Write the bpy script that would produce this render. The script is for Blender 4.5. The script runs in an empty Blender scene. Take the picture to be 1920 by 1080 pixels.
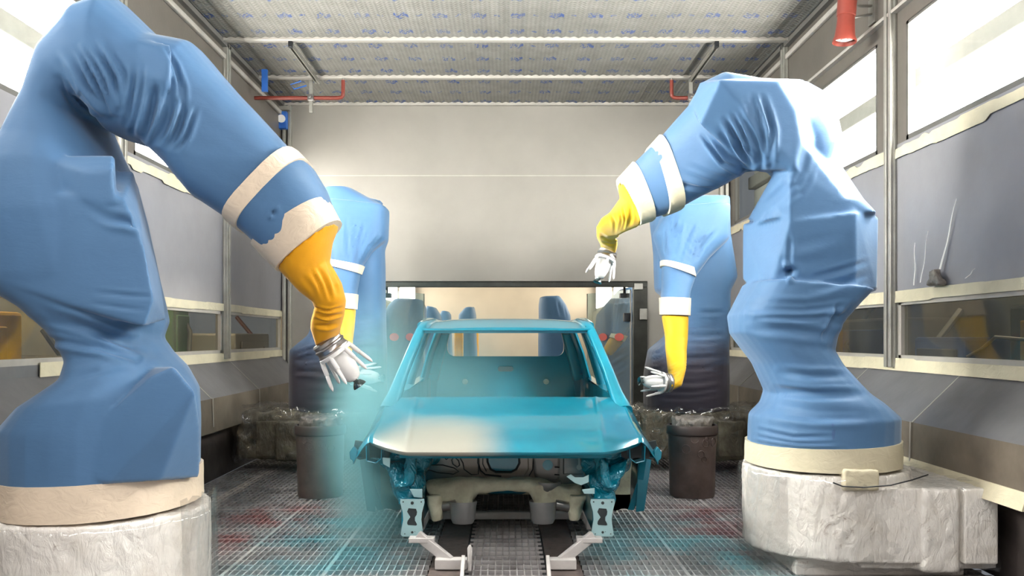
import bpy, bmesh, math, random
import numpy as np
from mathutils import Vector, Matrix, noise
from mathutils.geometry import convex_hull_2d
random.seed(7)
SC = bpy.context.scene
COL = SC.collection
PI = math.pi
# ------------------------------------------------------------------ camera, world, exposure
F = 1600.0            # focal length in pixels of the 1920 frame
VX, VY, H = 948.0, 632.0, 1.3
cam_d = bpy.data.cameras.new('camera'); cam = bpy.data.objects.new('camera', cam_d); COL.objects.link(cam)
cam.location = (0, 0, H); cam.rotation_euler = (PI/2, 0, 0)
cam_d.sensor_width = 36; cam_d.lens = F/1920*36
cam_d.shift_x = (960-VX)/1920; cam_d.shift_y = (VY-540)/1920
cam_d.clip_start = .05; cam_d.clip_end = 100
SC.camera = cam
SC.view_settings.view_transform = 'Standard'; SC.view_settings.look = 'None'
SC.view_settings.gamma = 1; SC.view_settings.use_curve_mapping = False
SC.view_settings.exposure = -0.1
SC.cycles.max_bounces = 8; SC.cycles.diffuse_bounces = 4; SC.cycles.glossy_bounces = 3
SC.cycles.transparent_max_bounces = 16; SC.cycles.volume_bounces = 1
SC.cycles.volume_step_rate = 1.0; SC.cycles.volume_max_steps = 64
SC.cycles.sample_clamp_indirect = 4.0
wd = bpy.data.worlds.new('world'); SC.world = wd; wd.use_nodes = True
wd.node_tree.nodes['Background'].inputs[0].default_value = (.75, .8, .9, 1)
wd.node_tree.nodes['Background'].inputs[1].default_value = .25

# strengths of the luminaires (built behind the high side windows further down)
LAMP_MAIN, LAMP_FAR = 55.0, 11.0

def P(px, py, Y):
    return Vector(((px-VX)*Y/F, Y, H-(py-VY)*Y/F))

def lin(c):
    r = []
    for v in c[:3]:
        v = v/255
        r.append(v/12.92 if v <= .04045 else ((v+.055)/1.055)**2.4)
    return (r[0], r[1], r[2], 1)

# ------------------------------------------------------------------ object helpers
def tag(o, label=None, cat=None, group=None, kind=None):
    if label: o['label'] = label
    if cat: o['category'] = cat
    if group: o['group'] = group
    if kind: o['kind'] = kind
    return o
def empty(name, loc, label, cat, group=None):
    o = bpy.data.objects.new(name, None); COL.objects.link(o); o.location = loc; o.empty_display_size = .1
    return tag(o, label, cat, group)
def link_mesh(name, me, mat, parent=None, smooth=False, angle=None):
    if mat is not None and not me.materials: me.materials.append(mat)
    if smooth:
        me.polygons.foreach_set('use_smooth', [True]*len(me.polygons))
    if angle is not None:
        try: me.set_sharp_from_angle(angle=math.radians(angle))
        except Exception: pass
    o = bpy.data.objects.new(name, me); COL.objects.link(o)
    if parent is not None:
        o.parent = parent
        o.matrix_parent_inverse = Matrix.Translation(-parent.location)
    return o

class MB:
    """collects shapes, in world coordinates, for one mesh"""
    def __init__(s): s.v = []; s.f = []
    def add(s, vs, fs):
        n = len(s.v); s.v += [tuple(p) for p in vs]; s.f += [tuple(i+n for i in f) for f in fs]; return s
    def box(s, x0, x1, y0, y1, z0, z1, M=None):
        vs = [Vector((x, y, z)) for z in (z0, z1) for y in (y0, y1) for x in (x0, x1)]
        if M: vs = [M @ p for p in vs]
        return s.add(vs, [(0, 2, 3, 1), (4, 5, 7, 6), (0, 1, 5, 4), (2, 6, 7, 3), (0, 4, 6, 2), (1, 3, 7, 5)])
    def bar(s, a, b, w, h, up=(0, 0, 1)):
        a = Vector(a); b = Vector(b); d = (b-a).normalized(); u = Vector(up)
        x = d.cross(u)
        if x.length < 1e-4: x = d.cross(Vector((1, 0, 0)))
        x.normalize(); z = x.cross(d)
        vs = [p+x*i*w/2+z*j*h/2 for p in (a, b) for j in (-1, 1) for i in (-1, 1)]
        return s.add(vs, [(0, 1, 3, 2), (4, 6, 7, 5), (0, 4, 5, 1), (2, 3, 7, 6), (0, 2, 6, 4), (1, 5, 7, 3)])
    def tube(s, pts, r, n=10, cap=True):
        pts = [Vector(p) for p in pts]; m = len(pts)
        rr = r if isinstance(r, (list, tuple)) else [r]*m
        ref = None; vs = []; fs = []
        for i, p in enumerate(pts):
            d = (pts[min(i+1, m-1)]-pts[max(i-1, 0)]).normalized()
            if ref is None:
                ref = d.orthogonal().normalized()
            ref = (ref-d*ref.dot(d)).normalized(); b = d.cross(ref)
            for k in range(n):
                a = 2*PI*k/n; vs.append(p+(ref*math.cos(a)+b*math.sin(a))*rr[i])
        for i in range(m-1):
            for k in range(n):
                k2 = (k+1) % n
                fs.append((i*n+k, i*n+k2, (i+1)*n+k2, (i+1)*n+k))
        if cap:
            fs.append(tuple(range(n))[::-1]); fs.append(tuple((m-1)*n+k for k in range(n)))
        return s.add(vs, fs)
    def lathe(s, prof, n=24, M=None, cap=True):
        vs = []; fs = []; m = len(prof)
        for r, z in prof:
            for k in range(n):
                a = 2*PI*k/n; p = Vector((r*math.cos(a), r*math.sin(a), z)); vs.append(M @ p if M else p)
        for i in range(m-1):
            for k in range(n):
                k2 = (k+1) % n; fs.append((i*n+k, i*n+k2, (i+1)*n+k2, (i+1)*n+k))
        if cap:
            fs.append(tuple(range(n))[::-1]); fs.append(tuple((m-1)*n+k for k in range(n)))
        return s.add(vs, fs)
    def prism(s, poly, d):
        """closed 3-D polygon pushed by vector d"""
        n = len(poly); d = Vector(d); vs = [Vector(p) for p in poly]+[Vector(p)+d for p in poly]
        fs = [tuple(range(n)), tuple(range(2*n-1, n-1, -1))]
        fs += [(i, i+n, (i+1) % n+n, (i+1) % n) for i in range(n)]
        return s.add(vs, fs)
    def loft(s, rings, cap=True, closed=True):
        n = len(rings[0]); vs = [p for r in rings for p in r]; fs = []
        for i in range(len(rings)-1):
            for k in range(n if closed else n-1):
                k2 = (k+1) % n; fs.append((i*n+k, i*n+k2, (i+1)*n+k2, (i+1)*n+k))
        if cap and closed:
            fs.append(tuple(range(n))[::-1]); fs.append(tuple((len(rings)-1)*n+k for k in range(n)))
        return s.add(vs, fs)
    def grid(s, rows, thick=None):
        """rows of points; thick = vector pushing a second skin"""
        m = len(rows); n = len(rows[0])
        vs = [Vector(p) for r in rows for p in r]
        fs = [(i*n+k, i*n+k+1, (i+1)*n+k+1, (i+1)*n+k) for i in range(m-1) for k in range(n-1)]
        if thick is not None:
            t = Vector(thick); N = len(vs); vs += [p+t for p in vs[:]]
            fs += [tuple(q+N for q in f[::-1]) for f in fs[:]]
            edge = [(k, k+1) for k in range(n-1)] + [(i*n+n-1, (i+1)*n+n-1) for i in range(m-1)] + \
                   [((m-1)*n+k+1, (m-1)*n+k) for k in range(n-1)] + [((i+1)*n, i*n) for i in range(m-1)]
            fs += [(b, a, a+N, b+N) for a, b in edge]
        return s.add(vs, fs)
    def mesh(s, name):
        me = bpy.data.meshes.new(name); me.from_pydata(s.v, [], s.f); me.validate()
        bm = bmesh.new(); bm.from_mesh(me); bmesh.ops.recalc_face_normals(bm, faces=bm.faces); bm.to_mesh(me); bm.free()
        return me
    def build(s, name, mat, parent=None, smooth=False, bevel=0, angle=None):
        me = s.mesh(name)
        if bevel:
            bm = bmesh.new(); bm.from_mesh(me)
            es = [e for e in bm.edges if len(e.link_faces) == 2 and e.calc_face_angle(0) > .6]
            try: bmesh.ops.bevel(bm, geom=es, offset=bevel, segments=2, affect='EDGES', profile=.5, clamp_overlap=True)
            except Exception: pass
            bm.to_mesh(me); bm.free()
        if smooth and angle is None: angle = 35
        return link_mesh(name, me, mat, parent, smooth, angle)
def struct(o): o['kind'] = 'structure'; return o

# ------------------------------------------------------------------ materials
def newmat(name):
    m = bpy.data.materials.new(name); m.use_nodes = True
    nt = m.node_tree; b = nt.nodes['Principled BSDF']
    return m, nt, b
def N(nt, typ, **kw):
    n = nt.nodes.new(typ)
    for k, v in kw.items():
        if k in n.inputs: n.inputs[k].default_value = v
        else: setattr(n, k, v)
    return n
def coords(nt, scale=(1, 1, 1), kind='Object', rot=(0, 0, 0)):
    tc = N(nt, 'ShaderNodeTexCoord'); mp = N(nt, 'ShaderNodeMapping')
    mp.inputs['Scale'].default_value = scale; mp.inputs['Rotation'].default_value = rot
    nt.links.new(tc.outputs[kind], mp.inputs['Vector']); return mp.outputs['Vector']
def noise_t(nt, vec, scale, detail=4, rough=.6, dist=0):
    n = N(nt, 'ShaderNodeTexNoise'); n.inputs['Scale'].default_value = scale; n.inputs['Detail'].default_value = detail
    n.inputs['Roughness'].default_value = rough; n.inputs['Distortion'].default_value = dist
    nt.links.new(vec, n.inputs['Vector']); return n.outputs['Fac']
def ramp(nt, fac, stops, interp='LINEAR'):
    r = N(nt, 'ShaderNodeValToRGB'); cr = r.color_ramp; cr.interpolation = interp
    while len(cr.elements) < len(stops): cr.elements.new(.5)
    for e, (p, c) in zip(cr.elements, stops):
        e.position = p; e.color = c if len(c) == 4 else (*c, 1)
    nt.links.new(fac, r.inputs['Fac']); return r.outputs['Color']
def mixc(nt, fac, a, b, blend='MIX'):
    m = N(nt, 'ShaderNodeMix'); m.data_type = 'RGBA'; m.blend_type = blend
    for inp, v in ((0, fac), (6, a), (7, b)):
        if hasattr(v, 'is_linked') or hasattr(v, 'links'): nt.links.new(v, m.inputs[inp])
        else: m.inputs[inp].default_value = v
    return m.outputs[2]
def mth(nt, op, a, b=None, clamp=False):
    m = N(nt, 'ShaderNodeMath'); m.operation = op; m.use_clamp = clamp
    for i, v in enumerate((a, b)):
        if v is None: continue
        if hasattr(v, 'links'): nt.links.new(v, m.inputs[i])
        else: m.inputs[i].default_value = v
    return m.outputs[0]
def bump(nt, b, h, strength=.3, dist=.01):
    n = N(nt, 'ShaderNodeBump'); n.inputs['Strength'].default_value = strength; n.inputs['Distance'].default_value = dist
    nt.links.new(h, n.inputs['Height']); nt.links.new(n.outputs[0], b.inputs['Normal']); return n
def BW(v): return (v, v, v, 1)
def simple(name, rgb, rough=.5, metal=0, var=.06, vs=6, bmp=0, bs=40, coat=0, spec=.5):
    m, nt, b = newmat(name); c = lin(rgb)
    v = coords(nt)
    f = noise_t(nt, v, vs)
    lo = tuple(max(0, x*(1-var*2)) for x in c[:3])+(1,); hi = tuple(min(1, x*(1+var*2)) for x in c[:3])+(1,)
    nt.links.new(ramp(nt, f, [(.25, lo), (.75, hi)]), b.inputs['Base Color'])
    b.inputs['Roughness'].default_value = rough; b.inputs['Metallic'].default_value = metal
    b.inputs['Coat Weight'].default_value = coat; b.inputs['Specular IOR Level'].default_value = spec
    if bmp: bump(nt, b, noise_t(nt, v, bs), bmp)
    return m
def emitter(name, rgb, strength):
    m, nt, b = newmat(name); nt.nodes.remove(b)
    e = N(nt, 'ShaderNodeEmission'); e.inputs[0].default_value = lin(rgb); e.inputs[1].default_value = strength
    nt.links.new(e.outputs[0], nt.nodes['Material Output'].inputs[0]); return m
def glassmat(name, tint=(235, 240, 240), gloss=.08, haze=0.0, rough=.03):
    m, nt, b = newmat(name); nt.nodes.remove(b)
    t = N(nt, 'ShaderNodeBsdfTransparent'); t.inputs[0].default_value = lin(tint)
    g = N(nt, 'ShaderNodeBsdfGlossy'); g.inputs['Roughness'].default_value = rough
    mx = N(nt, 'ShaderNodeMixShader'); mx.inputs[0].default_value = gloss
    nt.links.new(t.outputs[0], mx.inputs[1]); nt.links.new(g.outputs[0], mx.inputs[2]); out = mx.outputs[0]
    if haze:
        d = N(nt, 'ShaderNodeBsdfDiffuse'); d.inputs[0].default_value = lin((200, 200, 195))
        v = coords(nt); f = noise_t(nt, v, 3, 5); fm = mth(nt, 'MULTIPLY', f, haze*2)
        m2 = N(nt, 'ShaderNodeMixShader'); nt.links.new(fm, m2.inputs[0]); nt.links.new(out, m2.inputs[1]); nt.links.new(d.outputs[0], m2.inputs[2]); out = m2.outputs[0]
    nt.links.new(out, nt.nodes['Material Output'].inputs[0]); return m

def fabric(name, rgb, var=.1, dirt=None, weave=True):
    """stretchy woven cover; dirt=(zlo, zhi, rgb) overspray grime that fades out with height and breaks up in noise"""
    m, nt, b = newmat(name); c = lin(rgb)
    v = coords(nt)
    f = noise_t(nt, v, 2.2, 5)
    lo = tuple(x*(1-var) for x in c[:3])+(1,); hi = tuple(min(1, x*(1+var)) for x in c[:3])+(1,)
    colr = ramp(nt, f, [(.3, lo), (.7, hi)])
    if dirt:
        zlo, zhi, dc = dirt
        sx = N(nt, 'ShaderNodeSeparateXYZ'); nt.links.new(v, sx.inputs[0])
        f2 = noise_t(nt, coords(nt, (1, 1, 3)), 2.5, 6, .65)
        zz = mth(nt, 'ADD', sx.outputs[2], mth(nt, 'MULTIPLY', mth(nt, 'SUBTRACT', f2, .5), .5))
        mr = N(nt, 'ShaderNodeMapRange'); nt.links.new(zz, mr.inputs[0])
        mr.inputs[1].default_value = zhi; mr.inputs[2].default_value = zlo
        colr = mixc(nt, mr.outputs[0], colr, lin(dc))
    else:                                       # thin paint smears
        f3 = noise_t(nt, coords(nt, (1, 1, .35)), 9, 6, .7)
        sm = ramp(nt, f3, [(.69, BW(0)), (.74, BW(.35))])
        colr = mixc(nt, sm, colr, lin((60, 70, 120)))
    nt.links.new(colr, b.inputs['Base Color'])
    b.inputs['Roughness'].default_value = .62; b.inputs['Sheen Weight'].default_value = .25; b.inputs['Sheen Roughness'].default_value = .4
    b.inputs['Specular IOR Level'].default_value = .35
    if weave:
        w1 = N(nt, 'ShaderNodeTexNoise'); nt.links.new(coords(nt, (60, 60, 300)), w1.inputs['Vector']); w1.inputs['Scale'].default_value = 1
        w2 = noise_t(nt, coords(nt, (1, 1, 2.5)), 6, 5, .6, .4)
        h = mth(nt, 'ADD', mth(nt, 'MULTIPLY', w1.outputs['Fac'], .10), w2)
        bump(nt, b, h, .25, .008)
    return m
def tapemat(name, rgb):
    m, nt, b = newmat(name); c = lin(rgb); v = coords(nt, (1, 1, 1))
    f = noise_t(nt, v, 5, 3, .5, .4)
    nt.links.new(ramp(nt, f, [(.3, tuple(x*.88 for x in c[:3])+(1,)), (.55, c), (.8, tuple(min(1, x*1.08) for x in c[:3])+(1,))]), b.inputs['Base Color'])
    b.inputs['Roughness'].default_value = .45
    bump(nt, b, noise_t(nt, coords(nt, (1, 1, 1.6)), 12, 3, .5, 1.5), .4, .012)
    return m
def filmwrap(name, cols, gloss=.22, dark=None):
    """crinkled transparent film over a painted metal body"""
    m, nt, b = newmat(name)
    v = coords(nt)
    f = noise_t(nt, v, 3.2, 6, .65, .5)
    st = [(p, lin(c)) for p, c in cols]
    c1 = ramp(nt, f, st)
    if dark:
        f2 = noise_t(nt, v, 9, 6, .75, 1.2)
        c1 = mixc(nt, ramp(nt, f2, [(.60, BW(0)), (.72, BW(.7))]), c1, lin(dark))
    nt.links.new(c1, b.inputs['Base Color'])
    b.inputs['Roughness'].default_value = .55; b.inputs['Coat Weight'].default_value = .9; b.inputs['Coat Roughness'].default_value = gloss
    vo = N(nt, 'ShaderNodeTexVoronoi'); vo.feature = 'DISTANCE_TO_EDGE'; vo.inputs['Scale'].default_value = 7
    dv = N(nt, 'ShaderNodeTexNoise'); dv.inputs['Scale'].default_value = 5; nt.links.new(v, dv.inputs['Vector'])
    mx = mixc(nt, .35, v, dv.outputs['Color']); nt.links.new(mx, vo.inputs['Vector'])
    h = mth(nt, 'ADD', mth(nt, 'MULTIPLY', vo.outputs['Distance'], 1.0), noise_t(nt, coords(nt, (1, 1, .4)), 16, 5, .6, 2.0))
    n = bump(nt, b, h, .7, .02); nt.links.new(n.outputs[0], b.inputs['Coat Normal'])
    return m

M = {}
M['blue'] = fabric('blue_cover_fabric', (73, 110, 149))
M['blue_dirty'] = fabric('blue_cover_fabric_sooted', (76, 114, 154), dirt=(1.0, 1.55, (54, 50, 62)))
M['yellow'] = fabric('yellow_sleeve_fabric', (226, 158, 8), var=.12)
M['yellow2'] = fabric('pale_yellow_sleeve_fabric', (220, 174, 24), var=.1)
M['tape'] = tapemat('masking_tape', (226, 208, 186))
M['tape_d'] = tapemat('aged_masking_tape', (214, 205, 178))
M['white_wrap'] = filmwrap('white_base_in_film', [(.25, (226, 218, 206)), (.42, (248, 243, 236)), (.75, (254, 252, 248))], .2, (150, 128, 112))
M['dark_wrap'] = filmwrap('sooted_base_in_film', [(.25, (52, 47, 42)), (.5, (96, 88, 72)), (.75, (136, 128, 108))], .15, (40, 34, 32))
M['film'] = glassmat('clear_film', (254, 254, 254), .12, .015, .1)
M['white'] = simple('white_polymer', (238, 236, 234), .35, 0, .02, bmp=.05)
M['steel'] = simple('ribbed_steel', (178, 174, 172), .28, .9, .08)
M['dark'] = simple('dark_metal', (38, 40, 44), .45, .4, .1)
M['bellcup'] = simple('bell_cup_metal', (96, 110, 112), .25, .9, .05)
M['galv'] = simple('galvanised_steel', (165, 163, 156), .45, .6, .1)
M['red'] = simple('red_pipe_paint', (120, 50, 40), .4, 0, .08)
M['blueplastic'] = simple('blue_plastic', (40, 92, 170), .4)
M['skid'] = simple('skid_white_paint', (205, 200, 198), .5, 0, .06, bmp=.15)
# ================================================================== THE BOOTH
W, ZC, YB = 2.85, 4.27, 10.87
YF = -2.6
M['wall'] = simple('booth_wall_panel', (112, 106, 100), .38, .35, .05, 3, .06, 30)
M['wall_low'] = simple('booth_side_panel', (146, 145, 150), .35, .2, .06, 1.5, .1, 12)
M['backwall'] = simple('back_wall_panel', (150, 145, 139), .45, .25, .04, 1.5, .05, 20)
M['trim'] = simple('pale_trim', (176, 171, 164), .4, .2, .06)
M['trim_dark'] = simple('dark_trim', (92, 90, 86), .6)  # dark grey of the high window frames and the ceiling edge strip
M['bench'] = simple('ledge_steel', (118, 117, 120), .38, .4, .12, 2, .1, 18)
M['bench_v'] = simple('ledge_apron_steel', (116, 106, 94), .5, .25, .18, 2.5, .15, 15)
M['lowwall'] = simple('sooted_lower_wall', (78, 70, 68), .6, .1, .3, 3, .2, 20)
M['frame'] = simple('door_frame_metal', (62, 62, 58), .35, .6, .15)
M['unlit'] = simple('unlit_diffuser', (214, 214, 208), .4)
M['trimbox'] = simple('housing_grey', (150, 148, 144), .5)
M['diff'] = emitter('lit_diffuser', (255, 250, 246), LAMP_MAIN)
M['diffn'] = emitter('lit_diffuser_near', (255, 250, 246), LAMP_MAIN*4.0)
M['diffr'] = emitter('lit_diffuser_rear', (255, 250, 246), LAMP_MAIN*.5)
M['diff3'] = emitter('lit_diffuser_far', (255, 248, 240), LAMP_MAIN*.4)
M['pane'] = glassmat('booth_window_glass', (240, 242, 240), .05)
M['pane_low'] = glassmat('low_window_glass', (220, 220, 214), .08, .04, .05)
MULL = [8.65, 6.27, 3.89, 1.51, -.87]

def lamp_box(sgn, y0, y1, dmat, where):
    """luminaire behind the glass: white housing, two lit diffusers with a bar between"""
    t = empty('luminaire', (sgn*(W+.3), (y0+y1)/2, 2.6), where, 'light', 'luminaires behind the high windows')
    m = MB(); X = sgn*(W+.33)
    m.box(min(X, X+sgn*.2), max(X, X+sgn*.2), y0-.01, y1+.01, 2.5, 3.85)
    m.build('housing', M['trimbox'], t)
    MB().box(min(X-sgn*.02, X), max(X-sgn*.02, X), y0, y1, 3.33, 3.80).build('diffuser', dmat, t)
    MB().box(min(X-sgn*.02, X), max(X-sgn*.02, X), y0, y1, 2.55, 3.16).build('diffuser', dmat, t)
    b = MB(); b.box(min(X-sgn*.10, X), max(X-sgn*.10, X), y0, y1, 3.17, 3.32)
    b.build('divider_bar', M['trimbox'], t, bevel=.01)

def wallside(sgn, nm):
    def bx(m, xa, xb, *r):
        xa *= sgn; xb *= sgn
        return m.box(min(xa, xb), max(xa, xb), *r)
    m = MB(); y0, y1 = YF, YB
    bx(m, W, W+.06, y0, y1, 3.66, ZC)                      # header
    for k, my in enumerate([YB+.1]+MULL+[YF]):             # piers between the high windows
        a, b = (my-.20, my+.27)
        if my > 10: a, b = 10.62, YB
        if my == YF: a, b = YF, YF+.3
        bx(m, W, W+.06, max(a, YF), min(b, YB), 2.70, 3.54)
    bx(m, W, W+.06, y0, y1, 3.54, 3.66)
    o = m.build('wall_'+nm, M['wall']); struct(o)
    m = MB(); bx(m, W, W+.06, y0, y1, 1.58, 2.70)
    struct(m.build('wall_'+nm+'_middle', M['wall_low']))
    # rail, recess edge, mullions
    m = MB(); bx(m, W-.035, W, y0, y1, 4.10, 4.15); struct(m.build('trim_'+('1' if sgn < 0 else '2'), M['trim'], bevel=.008))
    m = MB(); bx(m, W-.045, W, y0, y1, 3.655, 3.68); struct(m.build('trim_'+('3' if sgn < 0 else '4'), M['trim']))
    k = 5 if sgn < 0 else 20
    for my in MULL[:4]:
        m = MB()
        for dy in (-.035, .035):
            bx(m, W-.05, W, my+dy-.022, my+dy+.022, 1.08, ZC)
        bx(m, W-.025, W, my-.06, my+.06, 1.08, ZC)
        struct(m.build('trim_%d' % k, M['galv'], bevel=.006)); k += 1
    # windows: sash and pane
    for i, my in enumerate(MULL[:4]+[MULL[4]]):
        ya = my+.27; yb = (MULL[i-1]-.20) if i else 10.62
        fr = MB()
        for z0, z1 in ((2.70, 2.735), (3.52, 3.545)): bx(fr, W+.0, W+.05, ya, yb, z0, z1)
        for a in (ya, yb-.03): bx(fr, W+.0, W+.05, a, a+.03, 2.70, 3.54)
        wn = fr.build('window_%d' % (i+1 if sgn < 0 else i+11), M['trim_dark']); struct(wn)
        p = MB(); bx(p, W+.025, W+.03, ya, yb, 2.71, 3.54); struct(p.build('pane', M['pane'], wn))
        if True:
            nxt = ['farthest', 'middle', 'nearest in view', 'one behind the view', 'last one behind the view'][i]
            lamp_box(sgn, ya-.22, yb+.22, (M['diff3'] if sgn < 0 else M['unlit'], M['diff'], M['diffn'], M['diffr'], M['diffr'])[i], ('unlit ' if sgn > 0 and i == 0 else '')+'long white luminaire behind the high %s wall window, the %s' % (nm, nxt))
        # low window to the corridor
        fr = MB(); ya = my+.08; yb = (MULL[i-1]-.08) if i else YB-.05
        for z0, z1 in ((1.13, 1.17), (1.53, 1.58)): bx(fr, W+.0, W+.05, ya, yb, z0, z1)
        for a in (ya, yb-.04): bx(fr, W+.0, W+.05, a, a+.04, 1.13, 1.58)
        wn = fr.build('window_%d' % (i+21 if sgn < 0 else i+31), M['trim']); struct(wn)
        p = MB(); bx(p, W+.025, W+.03, ya, yb, 1.15, 1.55); struct(p.build('pane', M['pane_low'], wn))
        m = MB(); bx(m, W, W+.05, my-.08, my+.08, 1.13, 1.58); struct(m.build('trim_%d' % k, M['galv'])); k += 1
    # ledge: slanted top, apron, strip
    def ext(poly, ya, yb, name, mt, bev=0):
        pts = [Vector((sgn*x, ya, z)) for x, z in poly]
        struct(MB().prism(pts, (0, yb-ya, 0)).build(name, M[mt], bevel=bev))
    yend = YB
    ext([(W+.06, 1.13), (W, 1.13), (W, 1.06), (W-.30, .765), (W-.27, .74), (W+.06, 1.0)], YF, yend, 'ledge_'+nm, 'bench')
    ext([(W-.30, .765), (W-.31, .50 if sgn > 0 else .47), (W-.25, .50 if sgn > 0 else .47), (W-.26, .74)], YF, yend, 'ledge_apron_'+nm, 'bench_v')
    for j, yy in enumerate([4.05, 5.35, 6.7, 8.0, 9.3] if sgn > 0 else [7.4, 8.8]):   # panel joints
        m = MB(); m.bar((sgn*(W-.003), yy, 1.055), (sgn*(W-.303), yy, .765), .012, .004)
        m.bar((sgn*(W-.312), yy, .77), (sgn*(W-.318), yy, .52), .012, .004)
        struct(m.build('trim_%d' % k, M['trim'])); k += 1
    ext([(W-.15, .52), (W-.07, .52), (W-.07, -.02), (W-.15, -.02)], YF, yend, 'wall_'+nm+'_lower', 'lowwall')
    if sgn > 0:
        ext([(W-.315, .54), (W-.34, .45), (W-.325, .45), (W-.30, .54)], 4.15, 7.2, 'trim_%d' % k, 'tape_d'); k += 1
    # masking tape bands with torn edges
    rnd = random.Random(5+sgn)
    for nmb, zc, hw in (('upper', 2.635, .045), ('middle', 1.595, .04), ('lower', 1.10, .045)):
        y = 3.2 if sgn > 0 else 5.2; up = []; dn = []; n = 0
        a, b = zc+hw, zc-hw
        while y < YB:
            if rnd.random() < (.16 if nmb == 'upper' else .05): a = zc+hw+rnd.uniform(-.018, .010)*(1 if nmb == 'upper' else .4)
            if rnd.random() < (.16 if nmb == 'upper' else .05): b = zc-hw+rnd.uniform(-.015, .018)*(1 if nmb == 'upper' else .4)
            up.append((y, a)); dn.append((y, b)); y += .045
        rows = [[Vector((sgn*(W-.012-.006*rnd.random()), yy, z)) for yy, z in q] for q in (up, [(u[0], (u[1]+d[1])/2) for u, d in zip(up, dn)], dn)]
        m = MB().grid(rows, (sgn*.004, 0, 0))
        o = m.build('masking_tape', M['tape_d'], smooth=True)
        tag(o, 'pale masking tape strip along the %s edge of the %s wall%s' % ({'upper': 'high window', 'middle': 'middle panel\'s lower', 'lower': 'ledge\'s upper'}[nmb], nm, ''), 'tape')
wallside(-1, 'left'); wallside(1, 'right')

# back wall with the wide doorway
DX0, DX1, DZ = -1.62, 1.62, 1.94
OX = 1.80; OZ = 2.01
m = MB()
m.box(-W, -OX, YB, YB+.1, -.6, ZC); m.box(OX, W, YB, YB+.1, -.6, ZC); m.box(-OX, OX, YB, YB+.1, OZ, ZC)
struct(m.build('wall_back', M['backwall']))
m = MB()
for z in (3.35,): m.box(-W, W, YB-.004, YB, z, z+.012)
struct(m.build('trim_61', M['trim']))
m = MB(); m.box(-OX, OX, YB-.04, YB+.06, OZ-.075, OZ); m.box(-OX, OX, YB-.055, YB-.04, OZ-.012, OZ)
m.box(-OX, -OX+.18, YB-.04, YB+.06, -.05, OZ-.075); m.box(OX-.18, OX, YB-.04, YB+.06, -.05, OZ-.075)
struct(m.build('door_1', M['frame'], bevel=.006))
# corner posts
for s, k in ((-1, 62), (1, 63)):
    m = MB()
    for dx in (.02, .09):
        x = s*(W-dx); m.box(min(x, x-s*.04), max(x, x-s*.04), YB-.06, YB, .5, ZC)
    struct(m.build('trim_%d' % k, M['galv'], bevel=.005))
# wall behind the camera, and pit floor
struct(MB().box(-W-.1, W+.1, YF-.1, YF, -.6, ZC).build('wall_rear', M['backwall']))

# ceiling: quilted filter mats between white cross bars
def ceilmat():
    m, nt, b = newmat('filter_mat'); v = coords(nt)
    # quilt: stitches every 40 mm along the ribs
    sx = N(nt, 'ShaderNodeSeparateXYZ'); nt.links.new(v, sx.inputs[0])
    sy = mth(nt, 'SINE', mth(nt, 'MULTIPLY', sx.outputs[1], 2*PI/.045))
    sxx = mth(nt, 'SINE', mth(nt, 'MULTIPLY', sx.outputs[0], 2*PI/.0425))
    # printed marks: cells .36 x .42, a larger and a small one alternating
    cx = mth(nt, 'MODULO', mth(nt, 'ADD', sx.outputs[0], 36), .36)
    cy = mth(nt, 'MODULO', mth(nt, 'ADD', sx.outputs[1], .10), .41)
    def within(val, c, h): return mth(nt, 'LESS_THAN', mth(nt, 'ABSOLUTE', mth(nt, 'SUBTRACT', val, c)), h)
    n1 = noise_t(nt, coords(nt, (1, .5, 1)), 55, 2, .5)
    glyph = ramp(nt, n1, [(.46, BW(0)), (.54, BW(1))])
    a = mth(nt, 'MULTIPLY', within(cx, .10, .055), within(cy, .2, .055))
    c = mth(nt, 'MULTIPLY', within(cx, .28, .028), within(cy, .2, .02))
    solid = mth(nt, 'MULTIPLY', within(cx, .165, .016), within(cy, .2, .035))
    g = mth(nt, 'MULTIPLY', mth(nt, 'ADD', a, c, True), glyph)
    g = mth(nt, 'MAXIMUM', g, solid)
    wear = ramp(nt, noise_t(nt, v, 2.3, 3), [(.3, BW(.45)), (.65, BW(1))])
    base = ramp(nt, noise_t(nt, v, 4, 5), [(.3, lin((122, 119, 113))), (.7, lin((140, 137, 131)))])
    pit = ramp(nt, mth(nt, 'ADD', sy, sxx), [(.0, BW(.83)), (.45, BW(1))])
    base = mixc(nt, 1.0, base, pit, 'MULTIPLY')
    colr = mixc(nt, mth(nt, 'MULTIPLY', g, wear), base, lin((44, 70, 128)))
    nt.links.new(colr, b.inputs['Base Color']); b.inputs['Roughness'].default_value = .8
    bump(nt, b, mth(nt, 'ADD', sy, mth(nt, 'MULTIPLY', sxx, .5)), .5, .004)
    return m
M['ceil'] = ceilmat()
m = MB()
nx = int(2*W/.0425); rows = []
for y in (YF, 2, 5, 7, 8, 9, 10, YB+.1):
    rows.append([Vector((-W+2*W*i/nx, y, ZC+(.010 if i % 2 else -.006)+.003*math.sin(i*1.7))) for i in range(nx+1)])
m.grid(rows, (0, 0, .05))
struct(m.build('ceiling', M['ceil'], smooth=True, angle=60))
k = 70
for y in (10.84, 9.72, 8.49, 7.27, 6.05, 4.83):
    struct(MB().box(-W, W, y-.035, y+.035, ZC-.03, ZC+.01).build('trim_%d' % k, M['trim'], bevel=.006)); k += 1
m = MB()
for s in (-1, 1): m.box(min(s*W, s*(W-.05)), max(s*W, s*(W-.05)), YF, YB, ZC-.05, ZC-.0)
struct(m.build('trim_80', M['trim_dark']))
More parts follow.
